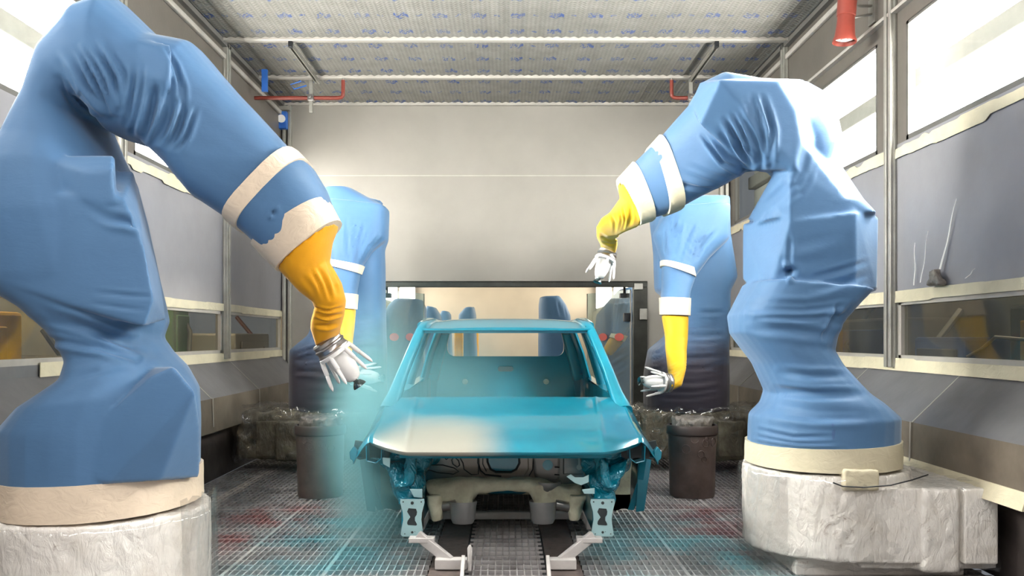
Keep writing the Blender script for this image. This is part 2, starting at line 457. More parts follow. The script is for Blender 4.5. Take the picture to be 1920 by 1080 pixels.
# added fill light, unseen overhead behind the camera, brightens bases, floor and engine bay
t = empty('ceiling_fill_light', (0, -.4, ZC-.06), 'added unseen fill light, a wide white panel above and behind the viewpoint', 'light')
MB().box(-1.9, 1.9, -1.4, .6, ZC-.06, ZC-.01).build('housing', M['trim'], t, bevel=.01)
MB().box(-1.8, 1.8, -1.3, .5, ZC-.068, ZC-.058).build('diffuser', emitter('ceiling_fill_diffuser', (255, 250, 246), 12), t)

# ---------------------------------------------------------------- floor
def gratemat():
    m, nt, b = newmat('grating_steel'); v = coords(nt)
    f = noise_t(nt, v, 3, 6, .7)
    base = ramp(nt, f, [(.3, lin((120, 116, 116))), (.5, lin((172, 168, 168))), (.75, lin((206, 202, 202)))])
    # paint residue: red left and right, teal around the car
    f2 = noise_t(nt, v, 1.6, 4, .6)
    sx = N(nt, 'ShaderNodeSeparateXYZ'); nt.links.new(v, sx.inputs[0])
    ax = mth(nt, 'ABSOLUTE', mth(nt, 'ABSOLUTE', mth(nt, 'ADD', sx.outputs[0], 0)))
    def bandm(val, lo, hi):
        a = N(nt, 'ShaderNodeMapRange'); a.interpolation_type = 'SMOOTHSTEP'; nt.links.new(val, a.inputs[0]); a.inputs[1].default_value = lo-.25; a.inputs[2].default_value = lo+.15
        c = N(nt, 'ShaderNodeMapRange'); c.interpolation_type = 'SMOOTHSTEP'; nt.links.new(val, c.inputs[0]); c.inputs[1].default_value = hi+.25; c.inputs[2].default_value = hi-.15
        return mth(nt, 'MULTIPLY', a.outputs[0], c.outputs[0])
    teal = mth(nt, 'MULTIPLY', bandm(ax, .55, 1.5), bandm(sx.outputs[1], 4.4, 6.2))
    teal = mth(nt, 'MULTIPLY', teal, ramp(nt, f2, [(.42, BW(.1)), (.6, BW(.6))]))
    red = mth(nt, 'MULTIPLY', bandm(ax, 1.25, 2.1), bandm(sx.outputs[1], 5.2, 6.6))
    red = mth(nt, 'MULTIPLY', red, ramp(nt, noise_t(nt, coords(nt, (1, 1, 1), rot=(0, 0, 1)), 2.6, 4), [(.45, BW(0)), (.62, BW(.6))]))
    c1 = mixc(nt, teal, base, lin((90, 190, 205)))
    c1 = mixc(nt, red, c1, lin((150, 56, 56)))
    nt.links.new(c1, b.inputs['Base Color']); b.inputs['Roughness'].default_value = .4; b.inputs['Metallic'].default_value = .05
    return m
M['grate'] = gratemat()
RAIL = (.235, .425)
m = MB()
GX = W-.2
x = -GX
xs = []
while x < GX: xs.append(x); x += .0405
for x in xs:
    if RAIL[0]-.02 < abs(x) < RAIL[1]+.02: continue
    m.box(x-.0038, x+.0038, 3.6, YB, -.03, 0)
y = 3.6; i = 0
while y < YB:
    wseam = .014 if i % 9 == 0 else .0048
    for a, b in ((-GX, -RAIL[1]-.01), (-RAIL[0]+.01, RAIL[0]-.01), (RAIL[1]+.01, GX)):
        m.box(a, b, y-wseam, y+wseam, -.028, .001)
    y += .105; i += 1
for x in (-1.55, 1.55, -1.0, 1.0):
    m.box(x-.01, x+.01, 3.6, YB, -.03, .0012)
struct(m.build('floor_grating', M['grate']))
M['pit'] = simple('pit_wet_floor', (46, 50, 52), .2, .1, .25, 1.5)
struct(MB().box(-W-.1, W+.1, YF, YB+.2, -.75, -.65).build('floor', M['pit']))
struct(MB().box(-W, W, YF, 3.6, -.03, 0).build('floor_near', M['grate']))
M['railplate'] = simple('conveyor_plate', (110, 98, 94), .6, .2, .15, 20, .3, 160)
for s in (-1, 1):
    x0, x1 = sorted((s*RAIL[0], s*RAIL[1]))
    m = MB().box(x0, x1, 3.3, YB, -.05, .004)
    o = m.build('conveyor_track', M['railplate'], bevel=.003)
    tag(o, 'dark brown conveyor track plate in the floor, on the %s' % ('left under the car' if s < 0 else 'right under the car'), 'track', None, None)
    struct(MB().box(min(s*(RAIL[0]-.03), s*RAIL[0]), max(s*(RAIL[0]-.03), s*RAIL[0]), 3.3, YB, -.12, -.012).build('trim_%d' % (90+s), M['dark']))
# beams that carry the grating
m = MB()
for x in (-2.6, -1.55, -.5, .5, 1.55, 2.6): m.box(x-.03, x+.03, 3.5, YB, -.2, -.035)
for y in (4.5, 6, 7.5, 9): m.box(-W, W, y-.03, y+.03, -.3, -.2)
struct(m.build('floor_beams', M['lowwall']))

# ---------------------------------------------------------------- the next booth
W2, Y2, Z2 = 2.25, 22.0, 3.3
M['far'] = simple('far_booth_panel', (206, 197, 182), .4, .2, .05, 1)
M['fard'] = emitter('far_booth_diffuser', (255, 246, 226), LAMP_FAR)
struct(MB().box(-W2-1, W2+1, Y2, Y2+.1, -.1, Z2+.1).build('wall_far', M['far']))
for s, nm in ((-1, 'far_left'), (1, 'far_right')):
    struct(MB().box(min(s*W2, s*(W2+.1)), max(s*W2, s*(W2+.1)), YB+.1, Y2, -.1, 1.95).build('wall_'+nm, M['far']))
    struct(MB().box(min(s*W2, s*(W2+.1)), max(s*W2, s*(W2+.1)), YB+.1, Y2, 2.75, Z2).build('wall_'+nm+'_upper', M['far']))
    for y0 in (11.5, 15, 18.5):
        t = empty('luminaire', (s*(W2+.1), y0+1.4, 2), 'long white luminaire in the far booth wall', 'light', 'luminaires of the far booth')
        MB().box(min(s*(W2+.04), s*(W2+.14)), max(s*(W2+.04), s*(W2+.14)), y0-.3, y0+3.1, 1.95, 2.75).build('housing', M['trim'], t)
        MB().box(min(s*(W2+.02), s*(W2+.04)), max(s*(W2+.02), s*(W2+.04)), y0, y0+2.9, 2.02, 2.7).build('diffuser', M['fard'], t)
struct(MB().box(-W2-.2, W2+.2, YB+.1, Y2, Z2, Z2+.1).build('ceiling_far', M['far']))
struct(MB().box(-W2-.2, W2+.2, YB+.1, Y2, -.1, 0).build('floor_far', M['lowwall']))
for s, nm in ((-1, 'left'), (1, 'right')):
    struct(MB().box(min(s*W2, s*(W+.1)), max(s*W2, s*(W+.1)), YB+.1, YB+.2, -.1, Z2).build('wall_lobby_'+nm, M['far']))

# glass doors folded back, with stickers
M['doorglass'] = glassmat('door_glass', (226, 238, 240), .07, .10)
M['sticker'] = simple('red_sticker', (170, 60, 56), .5)
for s, nm in ((-1, 'left'), (1, 'right')):
    a = Vector((s*1.60, YB+.12, .05)); b = Vector((s*1.15, YB+1.15, .05))
    t = empty('glass_door', a, 'frameless glass door folded back on the %s side of the doorway' % nm, 'door')
    up = Vector((0, 0, 1.86)); nrm = (b-a).cross(up).normalized()*.012
    MB().prism([a, b, b+up, a+up], nrm).build('glass_pane', M['doorglass'], t)
    m = MB(); m.bar(a+Vector((s*.01, -.005, 0)), a+up+Vector((s*.01, -.005, 0)), .018, .018); m.bar(b, b+up, .014, .014)
    m.build('edge_strip', M['trim'], t)
    # black clamp and pull handle
    c = a.lerp(b, .12)+up
    m = MB().box(c.x-.06, c.x+.06, c.y-.05, c.y+.05, c.z-.10, c.z-.04); m.box(c.x-.015, c.x+.015, c.y-.02, c.y+.02, c.z-.05, c.z+.06)
    m.build('top_clamp', M['dark'], t, bevel=.006)
    c = a.lerp(b, .05)+Vector((0, 0, 1.50))
    MB().box(c.x-.055, c.x+.03, c.y-.07, c.y+.04, c.z-.05, c.z+.06).build('handle_block', M['dark'], t, bevel=.008)
    for q in (.20, .58) if s > 0 else (.25, .62):
        c = a.lerp(b, q)+Vector((0, 0, 1.25)); d = (b-a).normalized()
        n2 = Vector((d.y, -d.x, 0)); n2 = n2 if n2.y < 0 else -n2
        vs = [c+n2*.02+d*math.cos(2*PI*i/20)*.115+Vector((0, 0, math.sin(2*PI*i/20)*.052)) for i in range(20)]
        MB().prism(vs, n2*.004).build('round_sticker', M['sticker'], t)
# hardware on the right jamb and above the doorway
o = MB().box(1.63, 1.74, YB-.07, YB-.04, 1.90, 1.98).build('door_switch', M['galv'], bevel=.006); tag(o, 'small pale switch box on the upper right corner of the doorway', 'switch')
o = MB().box(1.70, 1.79, YB-.09, YB-.04, 1.52, 1.66).build('door_latch', M['galv'], bevel=.006); tag(o, 'metal latch plate on the right jamb of the doorway', 'latch')

# ---------------------------------------------------------------- corridors behind the low windows
M['corr'] = simple('corridor_wall', (120, 112, 100), .7)
M['corrfl'] = simple('corridor_floor', (92, 86, 78), .6)
M['machy'] = simple('machine_yellow', (236, 176, 30), .5, 0, .1)
M['machd'] = simple('machine_dark', (44, 40, 40), .5, 0, .2)
M['machb'] = simple('machine_blue', (48, 76, 130), .5)
M['green'] = simple('machine_green', (84, 150, 86), .5)
for s, nm in ((-1, 'left'), (1, 'right')):
    struct(MB().box(min(s*5.2, s*5.3), max(s*5.2, s*5.3), 0, 14, -.05, 2.45).build('wall_corridor_'+nm, M['far'] if s < 0 else M['corr']))
    struct(MB().box(min(s*3.2, s*5.3), max(s*3.2, s*5.3), 0, 14, -.05, 0).build('floor_corridor_'+nm, M['corrfl']))
    struct(MB().box(min(s*2.95, s*5.3), max(s*2.95, s*5.3), 0, 14, 2.425, 2.47).build('ceiling_corridor_'+nm, M['corr']))
    t = empty('corridor_fill_lamp', (s*4.0, 8, 2.35), 'added unseen fill lamp under the %s corridor ceiling' % nm, 'light')  # added lamp, out of view, brightens the corridor behind the low windows
    MB().box(s*4-.1, s*4+.1, 3.0, 12, 2.36, 2.415).build('lamp_housing', M['galv'], t)
    MB().box(s*4-.06, s*4+.06, 3.1, 11.9, 2.34, 2.36).build('lamp_tube', emitter('corridor_fill_tube_'+nm, (255, 240, 210), 22 if s < 0 else 7), t)
def machine(name, label, x, y, w, d, h, body, trim, panel):
    t = empty(name, (x, y, 0), label, 'machine')
    MB().box(x-w/2, x+w/2, y-d/2, y+d/2, .08, h).build('body', M[body], t, bevel=.03)
    MB().box(x-w/2-.02, x+w/2+.02, y-d/2-.02, y+d/2+.02, 0, .08).build('plinth', M['dark'], t)
    sx = -1 if x > 0 else 1
    xf = x+sx*w/2
    MB().box(min(xf, xf+sx*.03), max(xf, xf+sx*.03), y-d*.38, y+d*.38, h*.45, h*.92).build('panel', M[panel], t, bevel=.01)
    MB().tube([(xf+sx*.05, y-d*.3, h*.3), (xf+sx*.1, y-d*.1, h*.55), (xf+sx*.06, y+d*.25, h*.8), (x, y+d*.3, h+.25)], .03, 8).build('cable', M[trim], t, smooth=True)
    return t
machine('yellow_machine', 'blurry yellow machine seen through the low left window', -4.3, 5.8, .8, 2.2, 1.5, 'machy', 'dark', 'machy')
machine('dark_cabinet', 'dark cabinet low behind the left window glass', -4.5, 8.0, .6, 1.0, 1.12, 'corr', 'dark', 'machy')
machine('green_cabinet', 'green cabinet behind the left low window beside the robot', -4.2, 10.4, .5, .5, 1.7, 'green', 'galv', 'green')
machine('orange_machine', 'pale machine with brown cable behind the left low window', -4.0, 12.2, .8, 1.6, 1.35, 'far', 'red', 'far')
machine('dark_machine', 'dark machine with yellow panel seen through the low right window', 4.4, 5.9, .9, 1.6, 1.55, 'machd', 'galv', 'machy')
machine('blue_machine', 'dark blue machine low behind the right window', 4.2, 7.6, .7, .9, 1.3, 'machb', 'galv', 'machd')
machine('dark_press', 'dark machine nearest behind the low right window', 4.2, 4.2, .8, 1.0, 1.45, 'machd', 'galv', 'machb')
machine('grey_cabinet', 'grey cabinet behind the far low right window', 4.3, 9.4, .7, 1.4, 1.5, 'corr', 'dark', 'machb')
# chrome hose seen through the right window
o = MB().tube([(3.3, 6.1, 1.16), (3.35, 6.0, 1.22), (3.3, 5.75, 1.30), (3.4, 5.3, 1.27), (3.5, 4.8, 1.25)], .012, 8).build('hose', M['steel'], smooth=True)
tag(o, 'shiny thin hose curving behind the low right window', 'hose')

# ---------------------------------------------------------------- things under the ceiling
def strut(s, x, ya, yb):
    t = empty('strut_channel', (x, yb, ZC-.1), 'slotted steel channel hung lengthwise under the ceiling, %s side' % ('left' if s < 0 else 'right'), 'channel', None)
    m = MB()
    m.box(x-.022, x-.018, ya, yb, ZC-.085, ZC-.045); m.box(x+.018, x+.022, ya, yb, ZC-.085, ZC-.045); m.box(x-.022, x+.022, ya, yb, ZC-.049, ZC-.045)
    m.box(x-.022, x-.012, ya, yb, ZC-.087, ZC-.083); m.box(x+.012, x+.022, ya, yb, ZC-.087, ZC-.083)
    m.build('channel', M['galv'], t)
    MB().box(x-.02, x+.02, ya-.03, ya+.02, ZC-.09, ZC-.03).build('end_clip', M['dark'], t, bevel=.004)
    m = MB().box(x-.09 if s < 0 else x-.02, x-.05 if s < 0 else x+.02, yb-.04, yb, 3.85, ZC-.05)
    m.build('hanger', M['galv'], t, bevel=.004)
    xx = x-.07 if s < 0 else x
    m = MB(); m.box(xx-.035, xx+.035, yb-.06, yb+.0, 3.98, 4.05); m.tube([(xx, yb-.06, 4.015), (xx, yb-.10, 4.015)], .016, 8)
    m.build('pipe_clamp', M['steel'], t, bevel=.004)
strut(-1, -2.14, 8.5, 9.72); strut(1, 2.1, 8.5, 9.7)
for s in (-1, 1):
    xe = -1.845 if s < 0 else 1.885
    pts = [(s*W, 9.69, 4.015), (xe+s*.06, 9.69, 4.015), (xe+s*.02, 9.69, 4.022), (xe+s*.003, 9.69, 4.04), (xe, 9.69, 4.08), (xe, 9.69, 4.215)]
    t = empty('sprinkler_pipe', (s*W, 9.69, 4.015), 'red bent pipe under the ceiling at the upper %s' % ('left' if s < 0 else 'right'), 'pipe')
    MB().tube(pts, .022, 12).build('pipe', M['red'], t, smooth=True)
    MB().tube([(xe, 9.69, 4.215), (xe, 9.69, 4.24)], .014, 8).build('nozzle', M['galv'], t)
o = MB().tube([(-2.30, 9.6, 4.18), (-2.42, 9.6, 4.14), (-2.38, 9.6, 4.09), (-2.24, 9.6, 4.13)], .008, 6).build('cable_tie', M['blueplastic'], smooth=True); tag(o, 'loose blue strap on the left ceiling channel', 'strap')
o = MB().box(-2.66, -2.60, 9.3, 9.34, 3.98, 4.22).build('tape_strip', M['blueplastic']); tag(o, 'strip of blue tape hanging at the upper left corner', 'tape')
t = empty('wall_sensor', P(527, 222, 10.7), 'small blue box with white round face in the upper left corner', 'sensor')
c = P(527, 222, 10.7)
MB().box(c.x-.075, c.x+.065, 10.72, 10.80, c.z-.12, c.z+.10).build('body', M['blueplastic'], t, bevel=.01)
MB().lathe([(.05, 0), (.05, .02), (.02, .022)], 20, Matrix.Translation((c.x, 10.72, c.z)) @ Matrix.Rotation(PI/2, 4, 'X')).build('dial', M['white'], t, smooth=True)
MB().box(c.x-.09, c.x+.09, 10.74, 10.80, c.z+.12, c.z+.17).build('bracket', M['galv'], t)

# red horn lamp on the right wall
t = empty('warning_horn', (2.6, 6.6, 3.6), 'red flared warning horn on a bracket at the top of the right wall', 'horn')
Mh = Matrix.Translation((2.60, 6.55, 3.56)) @ Matrix.Rotation(math.radians(4), 4, 'Y') @ Matrix.Diagonal((1, 1, 1, 1))
MB().lathe([(.088, 0), (.09, .012), (.075, .05), (.066, .14), (.064, .20)], 28, Mh, cap=False).build('flare', M['red'], t, smooth=True)
MB().lathe([(.064, .20), (.070, .205), (.072, .33), (.058, .345), (.056, .45), (.0, .46)], 28, Mh, cap=False).build('body', M['red'], t, smooth=True)
MB().lathe([(.07, .03), (.03, .035), (.028, .015), (.0, .010)], 20, Mh, cap=False).build('horn_core', M['white'], t, smooth=True)
m = MB(); m.bar((2.62, 6.6, 3.86), (2.86, 6.6, 3.86), .03, .012); m.bar((2.62, 6.6, 3.76), (2.86, 6.6, 3.80), .03, .012); m.box(2.83, 2.85, 6.54, 6.66, 3.72, 3.92)
m.build('bracket', M['galv'], t)
# ================================================================== ROBOTS
def ring3(a, b, t, exp=2.6, n=28, tdir=None, tf=None):
    """closed ring through 3-D points a and b (silhouette), half depth t, along +-tdir; tf = half depth towards the viewer"""
    c = (a+b)/2; h = (b-a)/2; d = Vector(tdir or (0, 1, 0)); d = d-h.normalized()*d.dot(h.normalized()); d.normalize()
    pts = []
    for k in range(n):
        an = 2*PI*k/n; ca, sa = math.cos(an), math.sin(an)
        e = 2/exp
        x = math.copysign(abs(ca)**e, ca); y = math.copysign(abs(sa)**e, sa)
        tt = (tf if (tf is not None and y < 0) else t)
        pts.append(c+h*x+d*y*tt)
    return pts
def st(ax, ay, bx, by, Y, t, exp=2.6, tf=None):
    """station of an arm or column: a and b are the two outline points in the photograph, Y its distance; corrected for
    the near side of the body standing out wider in perspective"""
    L = math.hypot(bx-ax, by-ay); ux, uy = (bx-ax)/L, (by-ay)/L
    e0 = e1 = 0
    for _ in range(4):
        rg = ring3(P(ax+ux*e0, ay+uy*e0, Y), P(bx+ux*e1, by+uy*e1, Y), t, exp, tf=tf)
        q = [((VX+p.x*F/p.y-ax)*ux+(VY-(p.z-H)*F/p.y-ay)*uy) for p in rg]
        e0 -= min(q); e1 -= max(q)-L
    return rg
def hull(bm, pts):
    vs = [bm.verts.new(p) for p in pts]
    r = bmesh.ops.convex_hull(bm, input=vs, use_existing_faces=False)
    junk = [v for v in vs if v.is_valid and not v.link_faces]
    bmesh.ops.delete(bm, geom=junk, context='VERTS')
def hulls_mesh(name, pieces):
    full = bmesh.new()
    for pts in pieces:
        b = bmesh.new(); hull(b, pts)
        bmesh.ops.recalc_face_normals(b, faces=b.faces)
        me = bpy.data.meshes.new('t'); b.to_mesh(me); b.free(); full.from_mesh(me); bpy.data.meshes.remove(me)
    me = bpy.data.meshes.new(name); full.to_mesh(me); full.free(); return me
def chain(stations):
    return [stations[i]+stations[i+1] for i in range(len(stations)-1)]

def polydist(px, py, line):
    best = np.full(px.shape, 1e9); tt = np.zeros(px.shape)
    L = [math.hypot(line[i+1][0]-line[i][0], line[i+1][1]-line[i][1]) for i in range(len(line)-1)]
    tot = sum(L); acc = 0; sgn = np.ones(px.shape)
    for i in range(len(line)-1):
        ax, ay = line[i]; bx, by = line[i+1]; dx, dy = bx-ax, by-ay; l2 = dx*dx+dy*dy+1e-9
        u = np.clip(((px-ax)*dx+(py-ay)*dy)/l2, 0, 1)
        ex = px-ax-u*dx; ey = py-ay-u*dy; d = np.hypot(ex, ey)
        m = d < best
        best = np.where(m, d, best); tt = np.where(m, (acc+u*L[i])/tot, tt)
        acc += L[i]
    return best, tt
def resample(line, n=7):
    L = [0]
    for i in range(len(line)-1): L.append(L[-1]+math.hypot(line[i+1][0]-line[i][0], line[i+1][1]-line[i][1]))
    out = []
    for k in range(n):
        s = L[-1]*k/(n-1); i = 0
        while i < len(L)-2 and L[i+1] < s: i += 1
        u = (s-L[i])/(L[i+1]-L[i]+1e-9)
        out.append((line[i][0]*(1-u)+line[i+1][0]*u, line[i][1]*(1-u)+line[i+1][1]*u))
    return out
def fan(A, B, n, w, a, seed=1, jit=.3):
    """n creases between guide lines A and B; w = width and a = depth (m)"""
    r = random.Random(seed); A = resample(A); B = resample(B); out = []
    for k in range(n):
        u = (k+.5)/n + r.uniform(-jit, jit)/n
        s = r.uniform(0, .18); e = r.uniform(.82, 1)
        line = [(p[0]*(1-u)+q[0]*u, p[1]*(1-u)+q[1]*u) for p, q in zip(A, B)]
        line = resample(line, 13)[int(s*12):max(3, int(e*12))+1]
        out.append((line, w*r.uniform(.7, 1.3), a*r.uniform(.5, 1.3)))
    return out
def cover(name, pieces, mat, parent, voxel=.014, smooth=6, folds=(), Yref=None, wob=.004, wobf=3.1):
    """fabric skin drawn over the joined convex bodies, then creased"""
    me = hulls_mesh(name, pieces)
    o = bpy.data.objects.new('tmp', me); COL.objects.link(o)
    r = o.modifiers.new('r', 'REMESH'); r.mode = 'VOXEL'; r.voxel_size = voxel; r.adaptivity = 0
    s = o.modifiers.new('s', 'SMOOTH'); s.factor = .5; s.iterations = smooth
    dg = bpy.context.evaluated_depsgraph_get(); ev = o.evaluated_get(dg)
    m2 = bpy.data.meshes.new_from_object(ev); bpy.data.objects.remove(o); bpy.data.meshes.remove(me)
    m2.name = name
    n = len(m2.vertices)
    co = np.empty(n*3, 'f4'); m2.vertices.foreach_get('co', co); co = co.reshape(-1, 3)
    no = np.empty(n*3, 'f4'); m2.vertices.foreach_get('normal', no); no = no.reshape(-1, 3)
    folds = [(l, w, a*1.9) for l, w, a in folds]
    px = VX+co[:, 0]*F/co[:, 1]; py = VY-(co[:, 2]-H)*F/co[:, 1]
    disp = np.zeros(n)
    face = np.clip(-no[:, 1]*2.2+.5, 0, 1)
    if wob:
        disp += wob*np.array([noise.noise(Vector(c)*wobf) for c in co])
    for line, w, a in folds:
        d, t = polydist(px, py, line)
        prof = -np.exp(-(d/w)**2)+.55*np.exp(-((d-1.9*w)/(w*.9))**2)
        disp += a*prof*np.sin(np.clip(t, 0, 1)*PI*.92+.08)*face
    co = co+no*disp[:, None]
    m2.vertices.foreach_set('co', co.astype('f4').ravel()); m2.update()
    m2.materials.clear()
    return link_mesh(name, m2, mat, parent, True)

def band(name, s0, s1, mat, parent, off=.006, n=44, steps=5, wr=.004, seed=3, curve=None):
    """tape band around the arm between two stations (ax,ay,bx,by,Y,t,exp)"""
    rings = []
    r = random.Random(seed)
    for i in range(steps+1):
        u = i/steps
        q = [s0[k]*(1-u)+s1[k]*u for k in range(len(s0))]
        L2 = math.hypot(q[2]-q[0], q[3]-q[1]); o2 = off*F/q[4]; ux, uy = (q[2]-q[0])/L2*o2, (q[3]-q[1])/L2*o2
        rg = st(q[0]-ux, q[1]-uy, q[2]+ux, q[3]+uy, q[4], q[5]+off, q[6])
        c = sum(rg, Vector())/len(rg)
        rings.append([p+(p-c).normalized()*wr*(noise.noise(p*14+Vector((seed, 0, 0)))) for p in rg])
    # inner skin to give thickness
    m = MB(); m.loft(rings, cap=True)
    return m.build(name, mat, parent, smooth=True, angle=50)

def hand(root, wrist, dvec, sc, parent, spin=0, cup=True, mat_body='white'):
    """atomiser: ribbed steel cuff, ring, white bulb, bell cup, six electrode fingers"""
    d = Vector(dvec).normalized(); q = d.to_track_quat('Z', 'Y')
    Mx = Matrix.Translation(wrist) @ q.to_matrix().to_4x4() @ Matrix.Rotation(spin, 4, 'Z') @ Matrix.Scale(sc, 4)
    hd = MB().lathe([(.080, -.01), (.088, .0), (.084, .008), (.084, .02), (.092, .026), (.092, .032), (.086, .038), (.088, .055), (.094, .062), (.093, .072), (.07, .075)], 32, Mx).build('cuff', M['steel'], parent, smooth=True)
    MB().lathe([(.07, .068), (.098, .072), (.100, .082), (.098, .092), (.06, .096)], 32, Mx).build('electrode_ring', M[mat_body], parent, smooth=True)
    MB().lathe([(.050, .08), (.064, .10), (.067, .14), (.064, .18), (.055, .22), (.044, .25), (.034, .262), (.02, .268)], 32, Mx).build('spray_head', M[mat_body], parent, smooth=True)
    MB().lathe([(.018, .262), (.016, .278), (.024, .284), (.036, .300), (.040, .312), (.030, .310), (.01, .30)], 28, Mx, cap=False).build('bell_cup', M['bellcup'], parent, smooth=True)
    for k in range(6):
        a = 2*PI*k/6+.26; ca, sa = math.cos(a), math.sin(a)
        def q3(r, z): return Mx @ Vector((r*ca, r*sa, z))
        MB().tube([q3(.088, .080), q3(.098, .11), q3(.110, .155), q3(.1115, .158), q3(.113, .160), q3(.129, .215), q3(.134, .235), q3(.137, .248)],
                  [.0125*sc, .0135*sc, .0125*sc, .009*sc, .0105*sc, .0105*sc, .008*sc, .001*sc], 10).build('electrode', M[mat_body], parent, smooth=True)

def robot_root(x, Y, label):
    return empty('painting_robot', (x, Y, 0), label, 'robot', None)

def base_arc(poly, Y): return [P(x, y, Y) for x, y in poly]

# ---------------------------------------------------------------- 1: left front
R1 = robot_root(-1.78, 3.75, 'huge blue covered painting robot nearest at the left, arm bent over the car')
Y0 = 3.75
S = [st(-12, 930, 378, 930, Y0, .45, 2.1), st(-12, 800, 377, 785, Y0, .45, 2.2), st(28, 762, 374, 726, Y0, .44, 2.3),
     st(110, 714, 352, 684, Y0, .38, 2.6), st(121, 682, 326, 656, Y0, .34, 2.6), st(98, 632, 308, 632, Y0, .33, 2.6),
     st(32, 570, 318, 606, Y0, .36, 3), st(-60, 530, 301, 520, Y0, .40, 3.5), st(-95, 430, 279, 405, Y0, .42, 3.5),
     st(-60, 330, 260, 328, Y0, .40, 3), st(-5, 280, 238, 285, Y0, .36, 2.8), st(42, 165, 213, 250, Y0, .33, 2.8), st(94, 66, 208, 236, Y0, .32, 2.8)]
A = [st(94, 66, 208, 236, Y0, .32, 2.8), st(180, 0, 210, 250, Y0, .33, 2.8), st(238, -10, 216, 262, Y0, .33, 2.8), st(312, 66, 288, 284, Y0+.03, .31, 3), st(378, 82, 325, 318, Y0+.06, .29, 3.2),
     st(442, 162, 372, 372, Y0+.1, .27, 3.2), st(550, 285, 430, 415, Y0+.18, .235, 3.2), st(585, 312, 470, 448, Y0+.22, .225, 3), st(610, 352, 492, 472, Y0+.26, .21, 2.8), st(634, 416, 522, 505, Y0+.32, .17, 2.6)]
p1 = chain(S)+chain(A)
# flat faces and boxes pressing through the cloth
p1.append([P(60, 900, 3.41), P(200, 905, 3.325), P(300, 900, 3.42), P(374, 895, 3.70), P(374, 800, 3.5)]+base_arc([(120, 850), (238, 765), (285, 705), (325, 687), (366, 735)], 3.345)+base_arc([(60, 880), (120, 800), (270, 690), (330, 690), (370, 780), (374, 860)], 3.72))
p1.append(base_arc([(-70, 352), (100, 368), (180, 384), (232, 372), (272, 470), (288, 560), (270, 612), (130, 572), (40, 530), (-70, 500)], 3.36)+base_arc([(-60, 330), (250, 320), (300, 520), (310, 600), (40, 560), (-60, 520)], 3.75))
p1.append(base_arc([(158, 322), (210, 320), (216, 380), (186, 385), (164, 376)], 3.348)+base_arc([(60, 290), (215, 290), (222, 400), (90, 385)], 3.42))
p1.append(base_arc([(250, 104), (292, 88), (318, 128), (308, 152), (262, 140)], 3.485)+base_arc([(200, 60), (322, 84), (322, 176), (210, 190)], 3.52))
f1 = []
f1 += fan([(118, 92), (150, 165), (206, 228)], [(192, 78), (232, 140), (226, 222)], 6, 6, -.016, 1)
f1 += fan([(100, 150), (150, 215), (205, 235)], [(118, 92), (150, 165), (206, 228)], 3, 6, -.012, 2)
f1 += fan([(250, 110), (240, 190), (232, 250)], [(372, 200), (352, 260), (322, 296)], 8, 5.5, .015, 3)
f1 += fan([(305, 82), (335, 130), (330, 220)], [(320, 110), (345, 170), (350, 235)], 2, 4, .009, 4)
f1 += fan([(52, 572), (170, 606), (310, 664)], [(84, 640), (190, 660), (286, 690)], 4, 7, .013, 5)
f1 += fan([(150, 388), (215, 396), (290, 412)], [(190, 420), (240, 425), (285, 440)], 3, 6, .008, 6)
f1 += fan([(180, 540), (240, 545), (300, 548)], [(160, 580), (230, 590), (300, 600)], 2, 5, .004, 7)
f1 += [([(511, 398), (514, 400)], 5, .012)]
f1 += fan([(90, 740), (160, 712), (230, 690)], [(120, 700), (190, 690), (250, 680)], 2, 6, .004, 8)
cover('blue_cover', p1, M['blue'], R1, .009, 8, f1)
band('tape_hem', (-13, 946, 379, 938, Y0, .452, 2.1), (-13, 886, 379, 874, Y0, .452, 2.1), M['tape'], R1, .008, 60, 4, .006)
band('tape_band', (556, 286, 432, 416, Y0+.18, .235, 3.2), (577, 307, 455, 436, Y0+.21, .229, 3.1), M['tape'], R1, .011, 44, 3, .002, 4)
band('tape_cuff', (612, 376, 480, 463, Y0+.27, .205, 2.8), (635, 418, 524, 508, Y0+.32, .17, 2.6), M['tape'], R1, .012, 48, 5, .003, 5)
YW = 4.07
B = [st(634, 418, 524, 508, Y0+.32, .165, 2.4), st(622, 450, 545, 530, YW+.03, .14, 2.3), st(616, 490, 562, 548, YW+.08, .12, 2.2), st(640, 530, 588, 568, YW+.14, .115, 2.2),
     st(649, 562, 590, 580, YW+.18, .11, 2.2), st(646, 592, 583, 600, YW+.24, .11, 2.2), st(640, 612, 582, 618, YW+.28, .10, 2.2), st(635, 630, 592, 650, YW+.34, .09, 2.2)]
fy = fan([(555, 520), (580, 545), (590, 575)], [(625, 480), (640, 540), (648, 560)], 4, 4, .004, 9)
fy += fan([(588, 572), (615, 580), (648, 572)], [(583, 610), (612, 615), (644, 606)], 5, 3, .006, 10)
cover('yellow_sleeve', chain(B), M['yellow'], R1, .008, 5, fy, wob=.003)
hand(R1, P(612, 639, 4.43), P(662, 706, 4.47)-P(612, 639, 4.43), .94, R1, .2)
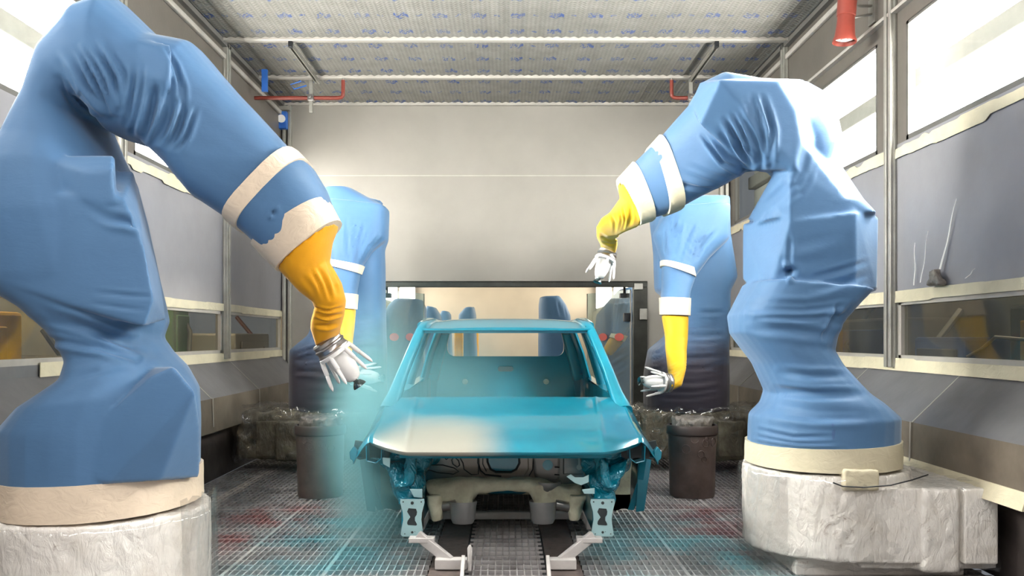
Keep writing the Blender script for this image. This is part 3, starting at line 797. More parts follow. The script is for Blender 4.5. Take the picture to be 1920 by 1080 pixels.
# base in plastic film
def crumple(pieces, name, mat, parent, amp=.02, voxel=.02, sm=3, sc=6):
    me = hulls_mesh(name, pieces); o = bpy.data.objects.new('tmp', me); COL.objects.link(o)
    r = o.modifiers.new('r', 'REMESH'); r.mode = 'VOXEL'; r.voxel_size = voxel
    s = o.modifiers.new('s', 'SMOOTH'); s.factor = .5; s.iterations = sm
    ev = o.evaluated_get(bpy.context.evaluated_depsgraph_get()); m2 = bpy.data.meshes.new_from_object(ev)
    bpy.data.objects.remove(o); bpy.data.meshes.remove(me); m2.name = name
    for v in m2.vertices:
        p = Vector(v.co)
        n1 = noise.ridged_multi_fractal(p*sc*.35, 1, 2.1, 3, 1, 2)*.5-.5
        n2 = noise.noise(p*sc*2)
        v.co = p+v.normal*amp*(n1*.7+n2*.5)
    m2.materials.clear(); return link_mesh(name, m2, mat, parent, True)
def filmskin(pieces, parent, amp=.05, seed=0, vox=.026):
    c = crumple(pieces, 'film_wrap', M['film'], parent, amp, vox, 1, 11); return c
def cyl(cx, cy, r, z0, z1, n=28): return [Vector((cx+r*math.cos(2*PI*k/n), cy+r*math.sin(2*PI*k/n), z)) for z in (z0, z1) for k in range(n)]
def bxp(x0, x1, y0, y1, z0, z1): return [Vector((x, y, z)) for x in (x0, x1) for y in (y0, y1) for z in (z0, z1)]
b1 = [cyl(-1.78, Y0, .462, -.02+.03, .565), bxp(-2.60, -1.9, Y0-.36, Y0+.40, .02, .46)]
crumple(b1, 'wrapped_base', M['white_wrap'], R1, .010, .016, 3, 10)
filmskin([cyl(-1.78, Y0, .485, .03, .55), bxp(-2.60, -1.9, Y0-.38, Y0+.42, .02, .48)], R1, .035)
# torn film skirt hanging at the right of the base
rows = []
for i in range(9):
    z = .62-.60*i/8; row = []
    for k in range(15):
        a = -.45+.8*k/14; rr = .475+.01*math.sin(k*1.9+i*.6)+.012*i/8
        row.append(Vector((-1.78+rr*math.cos(a), Y0+rr*math.sin(a), z+.012*math.sin(k*2.3))))
    rows.append(row)
MB().grid(rows, (.002, -.002, 0)).build('film_skirt', M['film'], R1, smooth=True)

# ---------------------------------------------------------------- 2: right front
R2 = robot_root(1.855, 4.97, 'blue covered painting robot at the right, near, with arm reaching out high')
Y0 = 4.97
S = [st(1400, 856, 1690, 856, Y0, .45, 2.1), st(1401, 800, 1691, 800, Y0, .45, 2.1), st(1403, 778, 1692, 778, Y0, .45, 2.1),
     st(1424, 758, 1662, 752, Y0, .42, 2.4), st(1431, 735, 1632, 732, Y0, .38, 2.6), st(1408, 680, 1584, 684, Y0, .34, 2.6), st(1368, 622, 1566, 660, Y0, .33, 2.6),
     st(1363, 590, 1578, 608, Y0, .34, 3), st(1393, 528, 1640, 548, Y0, .36, 4)]
p2 = chain(S)
# motor box with chamfered faces
p2.append([P(1394, 420, 5.10), P(1480, 414, 4.64), P(1604, 398, 4.62), P(1646, 408, 4.85), P(1646, 408, 5.35), P(1394, 420, 5.35),
           P(1393, 525, 5.10), P(1440, 552, 4.78), P(1500, 556, 4.70), P(1603, 560, 4.72), P(1644, 540, 4.88), P(1644, 545, 5.30), P(1393, 520, 5.30)])
p2 += chain([st(1394, 424, 1646, 410, Y0+.06, .36, 4), st(1412, 400, 1622, 385, Y0, .33, 3), st(1437, 368, 1594, 352, Y0+.12, .30, 2.0), st(1449, 335, 1566, 305, Y0+.14, .28, 2.0),
             st(1443, 328, 1581, 258, Y0+.14, .30, 2.0), st(1440, 326, 1570, 215, Y0+.14, .30, 2.0), st(1436, 324, 1545, 170, Y0+.12, .31, 2.0), st(1425, 322, 1505, 148, Y0+.06, .32, 2.2), st(1405, 325, 1440, 148, Y0, .31, 3), st(1375, 340, 1345, 137, Y0+.02, .30, 3),
             st(1348, 355, 1312, 154, Y0+.06, .29, 3), st(1330, 362, 1288, 195, Y0+.10, .27, 3), st(1275, 392, 1232, 260, Y0+.25, .235, 3), st(1248, 402, 1205, 286, Y0+.33, .215, 2.8), st(1222, 410, 1183, 310, Y0+.42, .19, 2.6), st(1200, 418, 1159, 338, Y0+.50, .165, 2.4)])
p2.append([P(x, y, 4.60) for x, y in [(1350, 150), (1432, 152), (1460, 153), (1493, 207), (1503, 267), (1495, 318), (1400, 200)]]+
          [P(1312, 232, 4.70), P(1448, 318, 4.74), P(1400, 318, 4.80)]+
          [P(x, y, 4.95) for x, y in [(1312, 155), (1430, 146), (1450, 326), (1295, 195)]]+[P(1505, 149, 5.12), P(1543, 175, 5.22), P(1572, 255, 5.28), P(1562, 305, 5.28)])
p2.append([P(1503, 267, 4.61), P(1495, 318, 4.61), P(1481, 346, 4.62), P(1480, 413, 4.64), P(1451, 324, 4.76), P(1438, 370, 4.86), P(1402, 412, 5.05),
           P(1566, 292, 5.28), P(1590, 350, 5.22), P(1604, 396, 4.66), P(1640, 404, 4.88), P(1640, 404, 5.3), P(1580, 330, 5.3), P(1460, 330, 5.3), P(1410, 408, 5.3)])
0 and p2.append([P(1434, 722, 4.68), P(1437, 768, 4.62), P(1480, 776, 4.60), P(1500, 690, 4.66), P(1432, 730, 5), P(1500, 740, 5), P(1500, 790, 5)])
f2 = []
f2 += fan([(1430, 165), (1452, 235), (1447, 318)], [(1310, 262), (1350, 310), (1405, 332)], 9, 5, .014, 11)
f2 += fan([(1500, 240), (1490, 320), (1420, 390)], [(1530, 300), (1510, 360), (1440, 400)], 3, 6, .007, 12)
f2 += fan([(1290, 300), (1340, 325), (1390, 338)], [(1260, 350), (1310, 360), (1350, 356)], 3, 4, .006, 13)
f2 += fan([(1630, 552), (1520, 576), (1392, 572)], [(1565, 645), (1480, 628), (1380, 622)], 6, 6, .009, 14, .8)
f2 += fan([(1560, 572), (1555, 600), (1535, 640)], [(1610, 570), (1575, 600), (1560, 640)], 3, 5, .008, 15)
f2 += fan([(1600, 700), (1520, 700), (1440, 690)], [(1640, 795), (1540, 795), (1440, 785)], 5, 6.5, .010, 16, .9)
f2 += fan([(1405, 795), (1480, 815), (1560, 812)], [(1405, 830), (1500, 843), (1620, 845)], 3, 4, .005, 17, .8)
f2 += fan([(1640, 480), (1560, 505), (1500, 520)], [(1640, 520), (1560, 548), (1500, 556)], 2, 6, .004, 18)
f2 += [([(1470, 512), (1486, 508)], 7, .03), ([(1480, 505), (1482, 440)], 4, .004)]
f2 += fan([(1420, 470), (1500, 470), (1600, 440)], [(1420, 490), (1520, 480), (1600, 455)], 1, 10, -.003, 19)
cover('blue_cover', p2, M['blue'], R2, .009, 8, f2)
band('tape_hem', (1399, 866, 1690, 864, Y0, .45, 2.1), (1400, 828, 1690, 818, Y0, .45, 2.1), M['tape_d'], R2, .012, 60, 4, .008)
band('tape_band', (1277, 391, 1231, 258, Y0+.25, .235, 3), (1250, 402, 1213, 278, Y0+.32, .22, 2.9), M['tape_d'], R2, .011, 44, 3, .003, 6)
band('tape_cuff', (1225, 410, 1184, 308, Y0+.42, .19, 2.6), (1199, 419, 1158, 338, Y0+.505, .165, 2.4), M['tape_d'], R2, .012, 44, 5, .003, 7)
B = [st(1201, 419, 1158, 338, Y0+.50, .160, 2.3), st(1196, 426, 1163, 370, Y0+.56, .13, 2.2), st(1180, 432, 1143, 398, Y0+.68, .11, 2.2), st(1166, 438, 1128, 408, Y0+.8, .10, 2.2), st(1158, 446, 1118, 425, Y0+.95, .10, 2.2),
     st(1158, 452, 1119, 445, Y0+1.1, .095, 2.2), st(1158, 458, 1124, 456, Y0+1.2, .085, 2.2), st(1154, 476, 1125, 463, Y0+1.3, .075, 2.2)]
fy = fan([(1120, 430), (1140, 445), (1158, 440)], [(1124, 470), (1140, 470), (1156, 474)], 5, 2.5, .006, 20)
fy += fan([(1140, 400), (1150, 420), (1150, 440)], [(1190, 380), (1190, 410), (1180, 432)], 4, 2.5, .004, 21)
cover('yellow_sleeve', chain(B), M['yellow2'], R2, .008, 4, fy, wob=.003)
hand(R2, P(1140, 472, 6.30), P(1119, 532, 6.25)-P(1140, 472, 6.30), .80, R2, .1)
b2 = [cyl(1.855, Y0, .462, .10, .56), bxp(1.9, 2.63, 4.56, 5.3, .06, .50), bxp(2.2, 2.40, 4.50, 4.7, .05, .50)]
crumple(b2, 'wrapped_base', M['white_wrap'], R2, .010, .016, 3, 10)
filmskin([cyl(1.855, Y0, .485, .06, .56), bxp(1.9, 2.64, 4.53, 5.32, .05, .52)], R2, .035)
m = MB(); m.box(1.95, 2.34, 4.52, 4.56, .10, .50); m.box(2.42, 2.60, 4.50, 4.56, .10, .50); m.box(1.58, 2.5, 4.65, 5.2, -.0, .09)
m.build('base_panel', M['white_wrap'], R2, bevel=.01)
# taped junction box and thin cable on top of the base
crumple([bxp(1.78, 1.97, 4.49, 4.60, .49, .60)], 'junction_box', M['tape_d'], R2, .012, .012, 2, 12)
MB().tube([P(1562, 905, 4.50), P(1580, 912, 4.47), P(1620, 914, 4.46), P(1670, 910, 4.47), P(1710, 900, 4.5), P(1740, 890, 4.55)], .004, 6).build('cable', M['dark'], R2, smooth=True)
rows = []
for i in range(9):
    z = .56-.62*i/8; row = []
    for k in range(9):
        a = -2.95+.62*k/8; rr = .478+.012*math.sin(k*1.9+i*.6)+.016*i/8
        row.append(Vector((1.855+rr*math.cos(a), Y0+rr*math.sin(a), max(.03, z+.05*k/8*(i/8))+.01*math.sin(k*2.3))))
    rows.append(row)
MB().grid(rows, (.002, -.002, 0)).build('film_skirt', M['film'], R2, smooth=True)

# ---------------------------------------------------------------- 3: left back
R3 = robot_root(-1.68, 8.6, 'blue covered painting robot behind the near left arm, in the spray mist')
Y0 = 8.6
p3 = chain([st(541, 768, 728, 768, Y0, .42, 2.6), st(541, 690, 726, 690, Y0, .42, 2.6), st(542, 656, 726, 650, Y0, .42, 2.8), st(578, 628, 725, 620, Y0, .38, 3), st(600, 560, 724, 560, Y0, .34, 3),
            st(604, 470, 722, 466, Y0, .34, 3.5), st(602, 450, 729, 448, Y0, .36, 3.5), st(600, 392, 731, 392, Y0, .36, 4), st(606, 357, 668, 357, Y0, .28, 3)])
p3 += chain([st(606, 357, 668, 357, Y0, .28, 3), st(640, 366, 700, 378, Y0, .26, 3), st(660, 378, 722, 379, Y0, .2, 3)])
# forearm in front
Yf = 8.15
p3 += chain([st(606, 378, 731, 390, Yf+.1, .30, 4), st(610, 420, 728, 450, Yf, .26, 3), st(616, 462, 700, 470, Yf-.08, .22, 3), st(620, 490, 680, 500, Yf-.15, .19, 3), st(624, 530, 671, 545, Yf-.25, .16, 3), st(630, 556, 669, 566, Yf-.32, .14, 2.8)])
f3 = fan([(648, 408), (650, 450), (652, 492)], [(728, 440), (694, 470), (676, 500)], 9, 2.6, .014, 31)
f3 += fan([(600, 600), (660, 605), (720, 600)], [(560, 750), (640, 750), (720, 740)], 8, 4, .007, 32, .9)
f3 += fan([(545, 665), (580, 650), (610, 640)], [(545, 700), (580, 700), (610, 700)], 5, 3, .014, 33)
cover('blue_cover', p3, M['blue_dirty'], R3, .022, 4, f3)
band('tape_band', (618, 487, 682, 499, Yf-.14, .195, 3), (620, 499, 677, 514, Yf-.18, .18, 3), M['tape'], R3, .012, 40, 3, .004)
band('tape_cuff', (628, 550, 670, 552, Yf-.29, .15, 3), (636, 577, 668, 580, Yf-.36, .13, 2.8), M['tape'], R3, .012, 40, 3, .004)
B = [st(637, 578, 668, 580, Yf-.36, .12, 2.5), st(638, 610, 665, 615, Yf-.45, .10, 2.3), st(636, 640, 662, 642, Yf-.58, .10, 2.2), st(630, 668, 660, 670, Yf-.75, .10, 2.2), st(634, 700, 662, 684, Yf-.9, .10, 2.2), st(652, 716, 668, 690, Yf-1.0, .09, 2.2)]
cover('yellow_sleeve', chain(B), M['yellow2'], R3, .014, 3, fan([(634, 660), (648, 665), (664, 660)], [(640, 706), (655, 700), (668, 690)], 4, 2, .006, 34), wob=.003)
hand(R3, P(660, 704, 7.15), P(708, 708, 7.1)-P(660, 704, 7.15), .90, R3, .5)
b3 = [cyl(-1.68, Y0, .46, .12, .56), bxp(-2.60, -1.3, 8.22, 8.9, .12, .58), bxp(-2.2, -1.9, 8.10, 8.4, .12, .5)]
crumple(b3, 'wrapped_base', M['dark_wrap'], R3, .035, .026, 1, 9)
filmskin([cyl(-1.68, Y0, .49, .10, .58), bxp(-2.62, -1.3, 8.17, 8.92, .10, .62)], R3, .09, vox=.032)
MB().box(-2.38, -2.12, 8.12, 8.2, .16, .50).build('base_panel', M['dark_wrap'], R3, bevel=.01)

# ---------------------------------------------------------------- 4: right back
R4 = robot_root(1.82, 8.6, 'blue covered painting robot behind the near right one, hand beside the car')
p4 = chain([st(1206, 768, 1368, 768, Y0, .42, 2.6), st(1206, 700, 1368, 700, Y0, .42, 2.6), st(1214, 656, 1368, 650, Y0, .42, 3), st(1246, 630, 1369, 620, Y0, .38, 3), st(1250, 565, 1371, 545, Y0, .36, 3.5),
            st(1226, 545, 1384, 520, Y0, .36, 3.5), st(1224, 475, 1371, 440, Y0, .36, 3.5), st(1217, 410, 1370, 378, Y0, .36, 4), st(1245, 375, 1369, 374, Y0, .3, 4)])
p4 += chain([st(1245, 392, 1370, 386, Yf+.08, .30, 4), st(1222, 440, 1368, 450, Yf, .26, 3), st(1236, 478, 1330, 486, Yf-.08, .22, 3), st(1241, 495, 1304, 520, Yf-.15, .19, 3), st(1240, 540, 1296, 545, Yf-.25, .17, 3), st(1238, 570, 1292, 570, Yf-.32, .16, 2.8)])
f4 = fan([(1262, 400), (1262, 450), (1262, 492)], [(1350, 430), (1318, 460), (1300, 502)], 9, 2.6, .014, 41)
f4 += fan([(1245, 430), (1246, 470), (1250, 492)], [(1262, 400), (1262, 450), (1262, 492)], 3, 2.6, .012, 42)
f4 += fan([(1300, 590), (1330, 592), (1368, 590)], [(1215, 750), (1300, 752), (1368, 740)], 9, 3.5, .008, 43, .9)
f4 += fan([(1220, 660), (1240, 655), (1250, 640)], [(1212, 710), (1235, 710), (1250, 705)], 4, 3, .014, 44)
cover('blue_cover', p4, M['blue_dirty'], R4, .022, 4, f4)
band('tape_band', (1240, 489, 1303, 506, Yf-.14, .195, 3), (1240, 499, 1302, 521, Yf-.17, .185, 3), M['tape'], R4, .012, 40, 3, .004)
band('tape_cuff', (1238, 558, 1293, 560, Yf-.29, .17, 2.8), (1239, 590, 1292, 592, Yf-.37, .155, 2.6), M['tape'], R4, .012, 40, 3, .004)
B = [st(1240, 591, 1291, 593, Yf-.37, .145, 2.5), st(1246, 628, 1290, 634, Yf-.46, .115, 2.3), st(1247, 655, 1288, 656, Yf-.55, .11, 2.2), st(1250, 680, 1288, 676, Yf-.68, .105, 2.2), st(1252, 700, 1287, 690, Yf-.82, .105, 2.2), st(1252, 704, 1278, 724, Yf-.95, .10, 2.2), st(1250, 706, 1256, 733, Yf-1.0, .085, 2.2)]
fy = fan([(1250, 690), (1262, 688), (1285, 672)], [(1256, 722), (1266, 715), (1282, 700)], 6, 2, .006, 45)
cover('yellow_sleeve', chain(B), M['yellow2'], R4, .012, 3, fy, wob=.003)
hand(R4, P(1256, 718, 7.15), P(1200, 715, 7.08)-P(1256, 718, 7.15), .90, R4, .5)
b4 = [cyl(1.82, Y0, .46, .12, .56), bxp(1.3, 2.6, 8.22, 8.9, .12, .58), bxp(2.0, 2.3, 8.12, 8.4, .12, .5)]
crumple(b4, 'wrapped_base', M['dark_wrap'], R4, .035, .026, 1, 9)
filmskin([cyl(1.82, Y0, .49, .10, .58), bxp(1.3, 2.62, 8.17, 8.92, .10, .62)], R4, .09, vox=.032)
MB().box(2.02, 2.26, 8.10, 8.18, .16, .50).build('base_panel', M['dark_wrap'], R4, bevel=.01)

# ---------------------------------------------------------------- far booth robots
def farrobot(label, Y, col, front=None, fold=None, tape=None, slv=None):
    x = (col[0][0]+col[0][2])/2
    t = robot_root((x-VX)*Y/F, Y, label)
    pcs = chain([st(a, b, c, d, Y, .38, 3) for a, b, c, d in col])
    if front: pcs += chain([st(a, b, c, d, Y-.5, .25, 2.8) for a, b, c, d in front])
    cover('blue_cover', pcs, M['blue'], t, .024, 2, fold or [])
    if tape: band('tape_cuff', (*tape[0], Y-.7, .13, 2.6), (*tape[1], Y-.75, .12, 2.6), M['tape'], t, .01, 24, 2, .003)
    if slv: cover('yellow_sleeve', chain([st(*q, Y-.75, .11, 2.2) for q in slv]), M['yellow'], t, .03, 2, wob=0)
    return t
def fl(Y): return 632+F*H/Y
farrobot('blue covered robot behind the left glass door', 13.2, [(712, fl(13.2)-2, 800, fl(13.2)-2), (716, 700, 798, 700), (720, 640, 792, 640), (716, 600, 800, 600), (728, 572, 800, 578), (740, 561, 792, 562)],
         fold=fan([(740, 570), (730, 620), (725, 680)], [(790, 570), (760, 640), (740, 700)], 5, 2, .01, 51))
farrobot('small blue covered robot far behind, right of the left glass door', 16.0, [(795, fl(16)-2, 842, fl(16)-2), (796, 640, 840, 640), (796, 582, 826, 590), (800, 574, 818, 577)])
farrobot('smallest blue covered robot at the far left end', 18.6, [(820, fl(18.6)-2, 850, fl(18.6)-2), (824, 640, 848, 640), (824, 590, 846, 590), (828, 583, 842, 584)])
farrobot('small angular blue robot above the left part of the car roof', 15, [(858, fl(15)-2, 900, fl(15)-2), (858, 640, 894, 640), (860, 590, 893, 590), (872, 577, 890, 576)])
farrobot('large angular blue robot above the right part of the car roof', 13.6, [(1008, fl(13.6)-2, 1075, fl(13.6)-2), (1009, 640, 1072, 640), (1010, 596, 1070, 592), (1010, 572, 1062, 572), (1012, 557, 1050, 556)],
         fold=fan([(1040, 560), (1042, 575), (1046, 595)], [(1062, 575), (1064, 585), (1068, 598)], 3, 2, .01, 52))
farrobot('blue covered robot with yellow sleeve behind the right glass door', 12.9, [(1118, fl(12.9)-2, 1196, fl(12.9)-2), (1116, 700, 1194, 700), (1112, 650, 1192, 650), (1118, 590, 1194, 590), (1135, 570, 1192, 568), (1160, 542, 1190, 540)],
         front=[(1150, 570, 1192, 566), (1150, 600, 1186, 606), (1148, 624, 1172, 632)],
         fold=fan([(1158, 545), (1152, 580), (1150, 612)], [(1190, 545), (1180, 590), (1168, 625)], 7, 1.6, .01, 53)+fan([(1140, 670), (1165, 655), (1190, 640)], [(1140, 720), (1165, 705), (1190, 690)], 6, 2.5, .012, 54),
         tape=((1147, 625, 1176, 630), (1143, 632, 1170, 641)), slv=[(1143, 632, 1170, 641), (1136, 644, 1161, 652), (1128, 660, 1146, 668)])
# yellow sleeves and posts seen through the car's rear window
for i, (x0, x1, Y) in enumerate(((852, 868, 14.2), (884, 897, 16), (1018, 1036, 14.5))):
    t = empty('yellow_post', P((x0+x1)/2, fl(Y), Y), ['yellow post seen through the left end of the rear window', 'thin yellow post further right in the rear window', 'yellow post seen at the right of the rear window'][i], 'post')
    a, b = P(x0, fl(Y), Y), P(x1, 600, Y)
    MB().box(a.x, b.x, Y, Y+.2, 0, 1.42).build('post', M['machy'], t, bevel=.02)
    MB().box(a.x-.05, b.x+.05, Y-.05, Y+.25, 0, .06).build('foot_plate', M['dark'], t)

# ---------------------------------------------------------------- waste bins
M['bin'] = simple('sooted_bin', (92, 78, 74), .45, .35, .22, 5, .12, 25)
M['bin_rim'] = simple('bin_rim_dark', (58, 48, 46), .45, .3, .1)
M['foil'] = filmwrap('crumpled_foil', [(.3, (60, 54, 50)), (.6, (120, 112, 104)), (.8, (170, 164, 156))], .15)
for s, cx, cy, label in ((-1, -1.52, 7.0, 'dark round waste bin left of the car, partly in the mist'), (1, 1.53, 7.0, 'dark round waste bin right of the car')):
    t = empty('waste_bin', (cx, cy, .0), label, 'bin')
    Mt = Matrix.Translation((cx, cy, .004))
    MB().lathe([(.0, .0), (.178, .0), (.182, .02), (.195, .52), (.188, .52), (.17, .05), (0, .045)], 40, Mt, cap=False).build('drum', M['bin'], t, smooth=True)
    MB().lathe([(.200, .50), (.208, .51), (.208, .565), (.200, .58), (.186, .58), (.186, .50)], 40, Mt, cap=False).build('rim', M['bin_rim'], t, smooth=True)
    crumple([cyl(cx, cy, .165, .46, .64, 14)], 'foil_liner', M['foil'], t, .05, .02, 1, 14)
    r = random.Random(4+s); m = MB()       # paint blisters
    for k in range(7):
        a = -PI/2+r.uniform(-.5, .9); z = r.uniform(.32, .50); rr = r.uniform(.018, .036)
        pts = []
        for q in range(13):
            th = 2*PI*q/12; aa = a+rr*math.cos(th)/.195; R_ = .180+.015*z/.52+.004
            pts.append((cx+R_*math.cos(aa), cy+R_*math.sin(aa), z+rr*math.sin(th)))
        m.tube(pts, .003, 6)
    m.build('paint_blisters', M['bin'], t, smooth=True)
# ================================================================== THE CAR BODY
def carpaint(name, primer=None, under=False):
    """teal metallic basecoat; primer = (cx, cy, rx, ry, power) area not sprayed yet, its border broken by overspray noise"""
    m, nt, b = newmat(name); v = coords(nt)
    teal = lin((10, 142, 168)); pr = lin((164, 161, 150)) if not under else lin((172, 165, 156))
    f = noise_t(nt, v, 3.0, 4)
    base = ramp(nt, f, [(.3, lin((6, 120, 146))), (.7, lin((12, 136, 162)))])
    if primer:
        sx = N(nt, 'ShaderNodeSeparateXYZ'); nt.links.new(v, sx.inputs[0])
        cx, cy, rx, ry = primer
        dx = mth(nt, 'DIVIDE', mth(nt, 'SUBTRACT', sx.outputs[0], cx), rx); dy = mth(nt, 'DIVIDE', mth(nt, 'SUBTRACT', sx.outputs[1], cy), ry)
        d = mth(nt, 'SQRT', mth(nt, 'ADD', mth(nt, 'POWER', mth(nt, 'ABSOLUTE', dx), 2.4), mth(nt, 'POWER', mth(nt, 'ABSOLUTE', dy), 2.4)))
        d = mth(nt, 'ADD', d, mth(nt, 'MULTIPLY', mth(nt, 'SUBTRACT', noise_t(nt, v, 2.6, 5), .5), .5))
        r = N(nt, 'ShaderNodeMapRange'); r.interpolation_type = 'SMOOTHSTEP'
        nt.links.new(d, r.inputs[0]); r.inputs[1].default_value = .35; r.inputs[2].default_value = 1.25
        base = mixc(nt, r.outputs[0], pr, base)
        r2 = N(nt, 'ShaderNodeMapRange'); nt.links.new(r.outputs[0], r2.inputs[0]); r2.inputs[3].default_value = .42; r2.inputs[4].default_value = .30
        nt.links.new(r2.outputs[0], b.inputs['Roughness'])
    else: b.inputs['Roughness'].default_value = .30
    nt.links.new(base, b.inputs['Base Color'])
    b.inputs['Metallic'].default_value = .25; b.inputs['Coat Weight'].default_value = .9; b.inputs['Coat Roughness'].default_value = .06
    return m
M['paint'] = carpaint('teal_paint')
M['paint_bay'] = carpaint('teal_paint_engine_bay')
def _baybump():
    nt = M['paint_bay'].node_tree; b = nt.nodes['Principled BSDF']; b.inputs['Roughness'].default_value = .16
    n = bump(nt, b, noise_t(nt, coords(nt), 16, 3, .5, 1.2), .9, .03); nt.links.new(n.outputs[0], b.inputs['Coat Normal'])
_baybump()
M['paint_hood'] = carpaint('teal_paint_over_primer', (-.46, 4.78, .46, .55))
M['fire'] = carpaint('bulkhead_primer', (.0, 5.6, .52, 3.0), True)
M['seal'] = simple('dark_seam_sealer', (44, 52, 56), .5)
M['cream'] = simple('cream_underbody_sealer', (244, 234, 202), .45, 0, .16, 9, .6, 18)
M['cup'] = simple('grey_damper_cup', (150, 150, 150), .35, .4, .06)
M['primer'] = simple('pale_teal_plate', (176, 214, 220), .35, .2, .04)
CAR = empty('car_body', (0, 6.6, 0), 'unfinished teal car body without wheels or bumper, in the spray between the robots', 'car')
def hy(u):   # hood front edge distance at |u|
    a = abs(u)
    return 4.75+.03*(min(a, .69)/.69)**2+.24*(max(0, a-.69)/.31)**1.4
rows = []
NV, NU = 30, 130
def hoodz(u, v):
    a = abs(u)
    zf = .659-.004*min(a, .69)/.69+.028*(max(0, a-.69)/.31)**1.3
    zr = .890-.006*a**3
    z = zf+.030*(1-math.exp(-v/.05))+(zr-zf-.030)*(1-(1-v)**1.25)
    uc = .69+.09*v                                   # crease
    z += .009*math.exp(-((a-uc)/.016)**2)*min(1, v*5)*(1-.4*v)
    z -= .040*(max(0, a-uc)/(1-uc))**.8*math.sin(PI*min(1, v*1.02))
    z += .006*math.cos(u*PI*.5)*math.sin(PI*v)
    return z
for j in range(NV+1):
    v = j/NV; row = []
    for i in range(NU+1):
        u = -1+2*i/NU; y = hy(u)+(5.86-hy(u))*v; x = u*(.797-.004*v)
        row.append(Vector((x, y, hoodz(u, v))))
    rows.append(row)
lip = [Vector((p.x*.995, p.y+.012, p.z-.022)) for p in rows[0]]
MB().grid([[Vector((p.x*.985, p.y+.05, p.z-.03)) for p in rows[0]], lip, [Vector((p.x, p.y+.001, p.z-.008)) for p in rows[0]]]+rows).build('hood', M['paint_hood'], CAR, smooth=True, angle=50)
# hood inner frame under the front edge
m = MB(); m.loft([[Vector((x, 4.80+.2*max(0, abs(x)-.5), .635)), Vector((x, 4.92+.2*max(0, abs(x)-.5), .655)), Vector((x, 4.92+.2*max(0, abs(x)-.5), .62)), Vector((x, 4.82+.2*max(0, abs(x)-.5), .615))] for x in [-.60+1.2*k/20 for k in range(21)]])
m.build('hood_inner_frame', M['paint'], CAR, smooth=True)

def side_low(y):
    if y < 5.36: return .595-.02*max(0, 5.1-y)
    for c, r, zc in ((5.36, .375, .24), (7.96, .375, .24)):
        if abs(y-c) < r: return zc+math.sqrt(max(0, r*r-(y-c)**2))
    return .135
def belt(y):
    if y < 5.86:   # follows the hood edge
        v = max(0, (y-4.99)/(5.86-4.99)); return hoodz(1, v)+.002
    return .895+.05*min(1, (y-5.86)/2.4)
def side_x(y, z, zb):
    """outer skin half width"""
    f = max(0, min(1, (zb-z)/.7))
    xin = .800 if y < 5.86 else .80
    xo = .905+.03*math.exp(-((z-.5)/.28)**2)
    e = .60 if y < 5.4 else .85
    front = max(0, min(1, (y-4.93)/.12))
    x = xin+(xo-xin)*min(1, (f*7.5)**e*.62 if f < .12 else .62*(.9)**e+.38*min(1, (f-.12)*6)+.03) if f > 0 else xin
    if z < .3: x -= .05*((.3-z)/.17)**2
    if y > 8.2: x -= .22*((y-8.2)/.5)**2
    return x*(1-.018*(1-front))
def side_grid(y0, y1, ny, s, name):
    rows = []
    for j in range(ny+1):
        y = y0+(y1-y0)*j/ny; zb = belt(y); zl = side_low(y); row = []
        for i in range(23):
            t = (i/22)**1.35; z = zb+(zl-zb)*t
            row.append(Vector((s*side_x(y, z, zb), y, z)))
        # return flange
        row.append(Vector((s*(side_x(y, zl, zb)-.035), y+.0, zl+.004)))
        rows.append(row)
    # flange to the inside along the belt
    for r in rows: r.insert(0, Vector((s*(abs(r[0].x)-.05), r[0].y, r[0].z-(.03 if r[0].y < 5.86 else .01))))
    return MB().grid(rows, (-s*.004, 0, 0)).build(name, M['paint'], CAR, smooth=True, angle=45)
